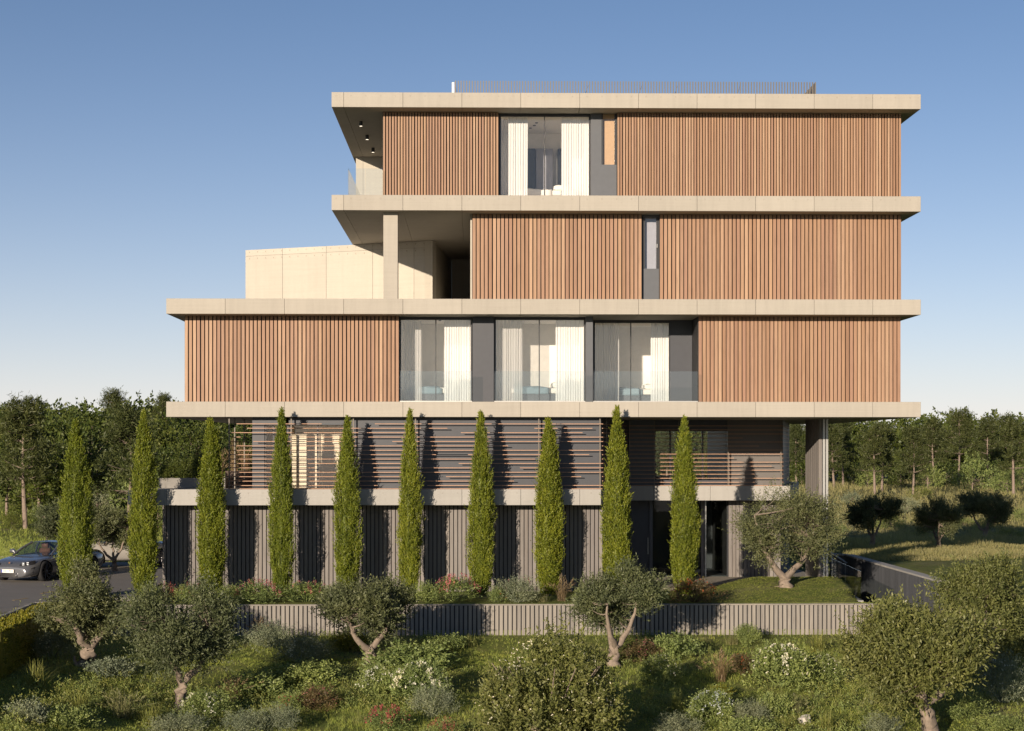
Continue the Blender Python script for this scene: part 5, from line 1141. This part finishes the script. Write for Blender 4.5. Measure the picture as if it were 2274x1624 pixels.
# ------------------------------------------------------------------ vehicles
def paint(name, col, metal=0.5, rough=0.25):
    m, nt, out = newmat(name); p = principled(nt, out, col, rough, metal, None, 0.5); p.inputs['Coat Weight'].default_value = 0.8; p.inputs['Coat Roughness'].default_value = 0.05; return m
CARGREY = paint('dark_grey_car_paint', (0.15,0.155,0.165)); CARPALE = paint('pale_beige_car_paint', (0.42,0.40,0.37), 0.3)
TYRE = plain('tyre_rubber', (0.016,0.016,0.017), 0.85); RIM = plain('dark_alloy', (0.07,0.07,0.075), 0.3, 0.9); BLACKP = plain('black_plastic', (0.012,0.012,0.013), 0.5)
HEAD = plain('headlight_lens', (0.60,0.62,0.64), 0.15, 0.3); LEATHER = plain('tan_leather', (0.22,0.10,0.055), 0.6); PLATE = plain('number_plate', (0.75,0.74,0.70), 0.5); PLATEB = plain('plate_band', (0.02,0.03,0.25), 0.5)
INK = plain('plate_ink', (0.02,0.02,0.025), 0.6); CARGLASS = glassmat('car_glass', (0.62,0.68,0.70), 0.10, 0.7); CREST = plain('crest_enamel', (0.35,0.16,0.06), 0.4, 0.5)
def grid_mesh(name, rows, closed=False, smooth=True):
    n = len(rows[0]); V = np.concatenate([np.asarray(r, float) for r in rows]); i_ = np.arange(len(rows)*n).reshape(len(rows), n); q = Q()
    q.add(V, np.stack([i_[:-1,:-1], i_[:-1,1:], i_[1:,1:], i_[1:,:-1]], -1)); return q.mesh(name, smooth)
def make_car(name, label, loc, rz, L, Wd, prof, cabin, paint_m, plate=None, wheel_r=0.36, front_face=None):
    """local frame: +y forward, x across. prof: (y, halfwidth, z_bottom, z_shoulder, z_centre)"""
    c = thing(name, label, 'car', loc, rz)
    rows = []
    for (y, w, zb, zs, zc) in prof:
        half = [(0.0, zb), (w*0.80, zb), (w*0.95, zb+0.10), (w*1.0, zb+(zs-zb)*0.45), (w*0.985, zb+(zs-zb)*0.74), (w*0.90, zs), (w*0.72, zs+(zc-zs)*0.55), (w*0.42, zs+(zc-zs)*0.86), (0.0, zc)]
        ring = [(-a, y, b) for a, b in half[::-1]]+[(a, y, b) for a, b in half[1:]]
        rows.append(ring)
    # cap both ends
    def cap(r, dy, k): 
        cx = np.mean(np.asarray(r), 0); return [tuple(cx+(np.asarray(p)-cx)*np.array([k,1,k])+np.array([0,dy,0])) for p in r]
    rows = [cap(rows[0], -0.02, 0.9), *rows, cap(rows[-1], 0.02, 0.93)]
    rows = [cap(rows[0], 0.0, 0.0)]+rows+[cap(rows[-1], 0.0, 0.0)]
    me = grid_mesh('body', rows)
    body = bpy.data.objects.new('body_tmp', me); COL.objects.link(body)
    sd = body.modifiers.new('s', 'SUBSURF'); sd.levels = 2; sd.render_levels = 2
    wy = (L/2-0.92, -L/2+1.0); cutters = []
    for yy in wy:
        q = Q(); tube(q, [(-Wd,yy,wheel_r),(Wd,yy,wheel_r)], [wheel_r*1.13]*2, 28); cm = q.mesh('cut'); import bmesh as _b
        bm_ = _b.new(); bm_.from_mesh(cm); _b.ops.holes_fill(bm_, edges=bm_.edges[:]); _b.ops.recalc_face_normals(bm_, faces=bm_.faces[:]); bm_.to_mesh(cm); bm_.free()
        co = bpy.data.objects.new('cut', cm); COL.objects.link(co); cutters.append(co)
        bo = body.modifiers.new('b', 'BOOLEAN'); bo.object = co; bo.operation = 'DIFFERENCE'; bo.solver = 'EXACT'
    dg = bpy.context.evaluated_depsgraph_get(); me2 = bpy.data.meshes.new_from_object(body.evaluated_get(dg)); me2.materials.clear()
    for o in [body]+cutters: bpy.data.objects.remove(o)
    loc_part('body', me2, paint_m, c)
    for yy in wy:
        q = Q(); q.box(-Wd/2*0.78, Wd/2*0.78, yy-0.42, yy+0.42, 0.18, 0.66); loc_part('wheel_housing', q.mesh('wheel_housing'), BLACKP, c)
    # cabin: pillars and roof, glass
    zb_, (yb, yr0, yr1, yf), zr, wb_, wr_ = cabin
    def gh(y, z, w): return [(-w, y, z), (-w*0.62, y, z+0.02), (0, y, z+0.035), (w*0.62, y, z+0.02), (w, y, z)]
    loc_part('roof', grid_mesh('roof', [gh(yr0, zr-0.035, wr_*0.96), gh(yr0+(yr1-yr0)*0.3, zr, wr_), gh(yr0+(yr1-yr0)*0.75, zr, wr_), gh(yr1, zr-0.03, wr_*0.97)]), paint_m, c)
    loc_part('windscreen', grid_mesh('windscreen', [gh(yf, zb_, wb_*0.97), gh((yf+yr1)/2, (zb_+zr)/2-0.0, (wb_+wr_)/2), gh(yr1, zr-0.035, wr_*0.95)]), CARGLASS, c)
    loc_part('rear_window', grid_mesh('rear_window', [gh(yr0, zr-0.04, wr_*0.94), gh(yb, zb_+0.02, wb_*0.86)]), CARGLASS, c)
    for s in (-1, 1):
        q = Q(); q.add([(s*wb_,yf,zb_),(s*wr_,yr1,zr-0.03),(s*wr_,yr0,zr-0.035),(s*wb_*0.97,yb,zb_+0.02)], [(0,1,2,3)]); loc_part('side_window', q.mesh('side_window'), CARGLASS, c)
        for a, b, r in (((s*wb_,yf,zb_),(s*wr_,yr1,zr-0.02),0.04),((s*wb_*0.97,yb,zb_+0.02),(s*wr_,yr0,zr-0.03),0.06),((s*wb_,(yf+yb)/2,zb_),(s*wr_,(yr0+yr1)/2,zr-0.01),0.035)):
            q = Q(); tube(q, [a, tuple((np.array(a)+np.array(b))/2+np.array([s*0.02,0,0.02])), b], r, 6); loc_part('pillar', q.mesh('pillar', True), paint_m, c)
        q = Q(); tube(q, [(s*(wb_+0.10),yf-0.28,zb_+0.02),(s*(wb_+0.16),yf-0.30,zb_+0.10),(s*(wb_+0.22),yf-0.30,zb_+0.13),(s*(wb_+0.32),yf-0.31,zb_+0.12),(s*(wb_+0.34),yf-0.31,zb_+0.12)], [0.025,0.07,0.085,0.07,0.01], 9); loc_part('wing_mirror', q.mesh('wing_mirror', True), paint_m, c)
        q = Q(); q.box(s*0.40-0.22, s*0.40+0.22, (yf+yb)/2-0.1, (yf+yb)/2+0.05, 0.55, zb_+0.18); q.box(s*0.40-0.13, s*0.40+0.13, (yf+yb)/2-0.08, (yf+yb)/2+0.02, zb_+0.2, zb_+0.38); loc_part('seat', q.mesh('seat'), LEATHER, c)
    # wheels
    q = Q(); a = []
    tube(q, [(-0.115,0,0),(-0.11,0,0),(-0.08,0,0),(0.08,0,0),(0.11,0,0),(0.115,0,0)], [wheel_r*0.74,wheel_r*0.93,wheel_r,wheel_r,wheel_r*0.93,wheel_r*0.74], 28); tyre = q.mesh('tyre', True)
    q = Q(); tube(q, [(-0.10,0,0),(0.10,0,0)], [wheel_r*0.77]*2, 28)
    tube(q, [(0.0,0,0),(0.02,0,0),(0.021,0,0)], [wheel_r*0.76,wheel_r*0.5,0.005], 20)
    for k in range(10):
        an = 2*np.pi*k/10; tube(q, [(0.085,0.06*np.cos(an),0.06*np.sin(an)),(0.10,wheel_r*0.4*np.cos(an),wheel_r*0.4*np.sin(an)),(0.095,wheel_r*0.76*np.cos(an+0.12),wheel_r*0.76*np.sin(an+0.12))], [0.03,0.02,0.026], 5)
    tube(q, [(0.05,0,0),(0.112,0,0),(0.113,0,0)], [0.08,0.06,0.004], 12); rim = q.mesh('rim', True)
    for yy in wy:
        for s in (-1, 1):
            w = loc_part('wheel', tyre, TYRE, c, (s*(Wd/2-0.125), yy, wheel_r), (0,0,0 if s > 0 else math.pi)); w['label'] = 'wheel with dark spoked rim'
            loc_part('rim', rim, RIM, w)
    if front_face: front_face(c)
    return c
def sport_front(c):
    yf = 2.48
    for s in (-1, 1):
        h = loc_part('headlight', grid_mesh('headlight', [[(s*0.42,2.33,0.66),(s*0.60,2.32,0.72),(s*0.78,2.16,0.765),(s*0.83,2.02,0.77)],[(s*0.40,2.40,0.60),(s*0.60,2.40,0.60),(s*0.80,2.25,0.62),(s*0.86,2.08,0.64)]]), BLACKP, c)
        q = Q()
        for (a, b) in ((0.58,0.685),(0.70,0.70),(0.58,0.63),(0.70,0.64)):
            yy = 2.43-max(0, a-0.55)*0.75; q.box(s*a-0.045, s*a+0.045, yy-0.05, yy+0.012, b-0.02, b+0.02)
        loc_part('light_unit', q.mesh('light_unit'), HEAD, h)
        q = Q(); q.add([(s*0.90,2.16,0.56),(s*0.84,2.30,0.50),(s*0.80,2.34,0.34),(s*0.87,2.24,0.34)], [(0,1,2,3)]); loc_part('air_vent', q.mesh('air_vent'), BLACKP, c)
    def face(y0): return y0
    q = Q(); V = []
    xs = np.linspace(-0.78, 0.78, 13); yb_ = 2.515-0.30*np.abs(xs/0.86)**2.6
    top = np.stack([xs, yb_, np.full(13, 0.335)], -1); bot = np.stack([xs*1.02, yb_-0.01, np.full(13, 0.20)], -1)
    loc_part('front_intake', grid_mesh('front_intake', [top, bot], smooth=False), BLACKP, c)
    for s in (-1, 1): q = Q(); q.box(s*0.36-0.02, s*0.36+0.02, 2.44, 2.52, 0.20, 0.335); loc_part('intake_fin', q.mesh('intake_fin'), CARGREY, c)
    p = loc_part('number_plate', boxmesh(0.52, 0.015, 0.115, PLATE), None, c, (0, 2.525, 0.405)); loc_part('plate_band', boxmesh(0.045, 0.017, 0.112, PLATEB), None, p, (0.235, 0.001, 0))
    cu = bpy.data.curves.new('plate_text', 'FONT'); cu.body = 'OB F 7852'; cu.size = 0.095; cu.align_x = 'CENTER'; cu.align_y = 'CENTER'
    to = bpy.data.objects.new('t', cu); COL.objects.link(to); dg = bpy.context.evaluated_depsgraph_get(); tm = bpy.data.meshes.new_from_object(to.evaluated_get(dg)); bpy.data.objects.remove(to)
    loc_part('plate_text', tm, INK, p, (-0.02, 0.0095, 0), (math.pi/2, 0, math.pi))
    q = Q(); q.add([(-0.032,2.40,0.715),(0.032,2.40,0.715),(0.03,2.425,0.672),(-0.03,2.425,0.672)], [(0,1,2,3)]); loc_part('crest', q.mesh('crest'), CREST, c)
PROF = [(-2.46,0.78,0.36,0.86,0.90),(-2.2,0.93,0.26,0.90,0.98),(-1.5,0.985,0.18,0.93,1.02),(-0.6,0.95,0.16,0.90,0.98),(0.3,0.95,0.16,0.88,0.95),(0.95,0.97,0.16,0.86,0.91),(1.5,0.98,0.16,0.82,0.84),(2.0,0.95,0.18,0.74,0.78),(2.3,0.87,0.17,0.62,0.68),(2.46,0.74,0.17,0.50,0.56)]
cx, cy, cz_ = X(108, 7.4), 7.4, -0.098
make_car('sports_car', 'dark grey low sports saloon with tan seats parked on the driveway', (cx, cy, cz_), math.pi-math.radians(21), 4.95, 1.96, PROF, (0.89, (-1.75,-0.75,0.15,1.05), 1.34, 0.80, 0.60), CARGREY, front_face=sport_front)
PROF2 = [(-2.3,0.84,0.40,0.98,1.02),(-2.1,0.93,0.30,1.0,1.04),(-1.2,0.95,0.25,1.0,1.05),(0.2,0.95,0.25,1.0,1.05),(1.0,0.95,0.25,0.98,1.04),(1.8,0.92,0.27,0.92,0.98),(2.15,0.86,0.3,0.84,0.88),(2.3,0.76,0.34,0.74,0.78)]
make_car('family_car', 'pale beige car half hidden behind the olives near the podium', (X(276,14.0), 14.0, cz_), math.radians(-70), 4.6, 1.88, PROF2, (1.02, (-2.0,-1.6,0.1,0.95), 1.62, 0.82, 0.66), CARPALE)
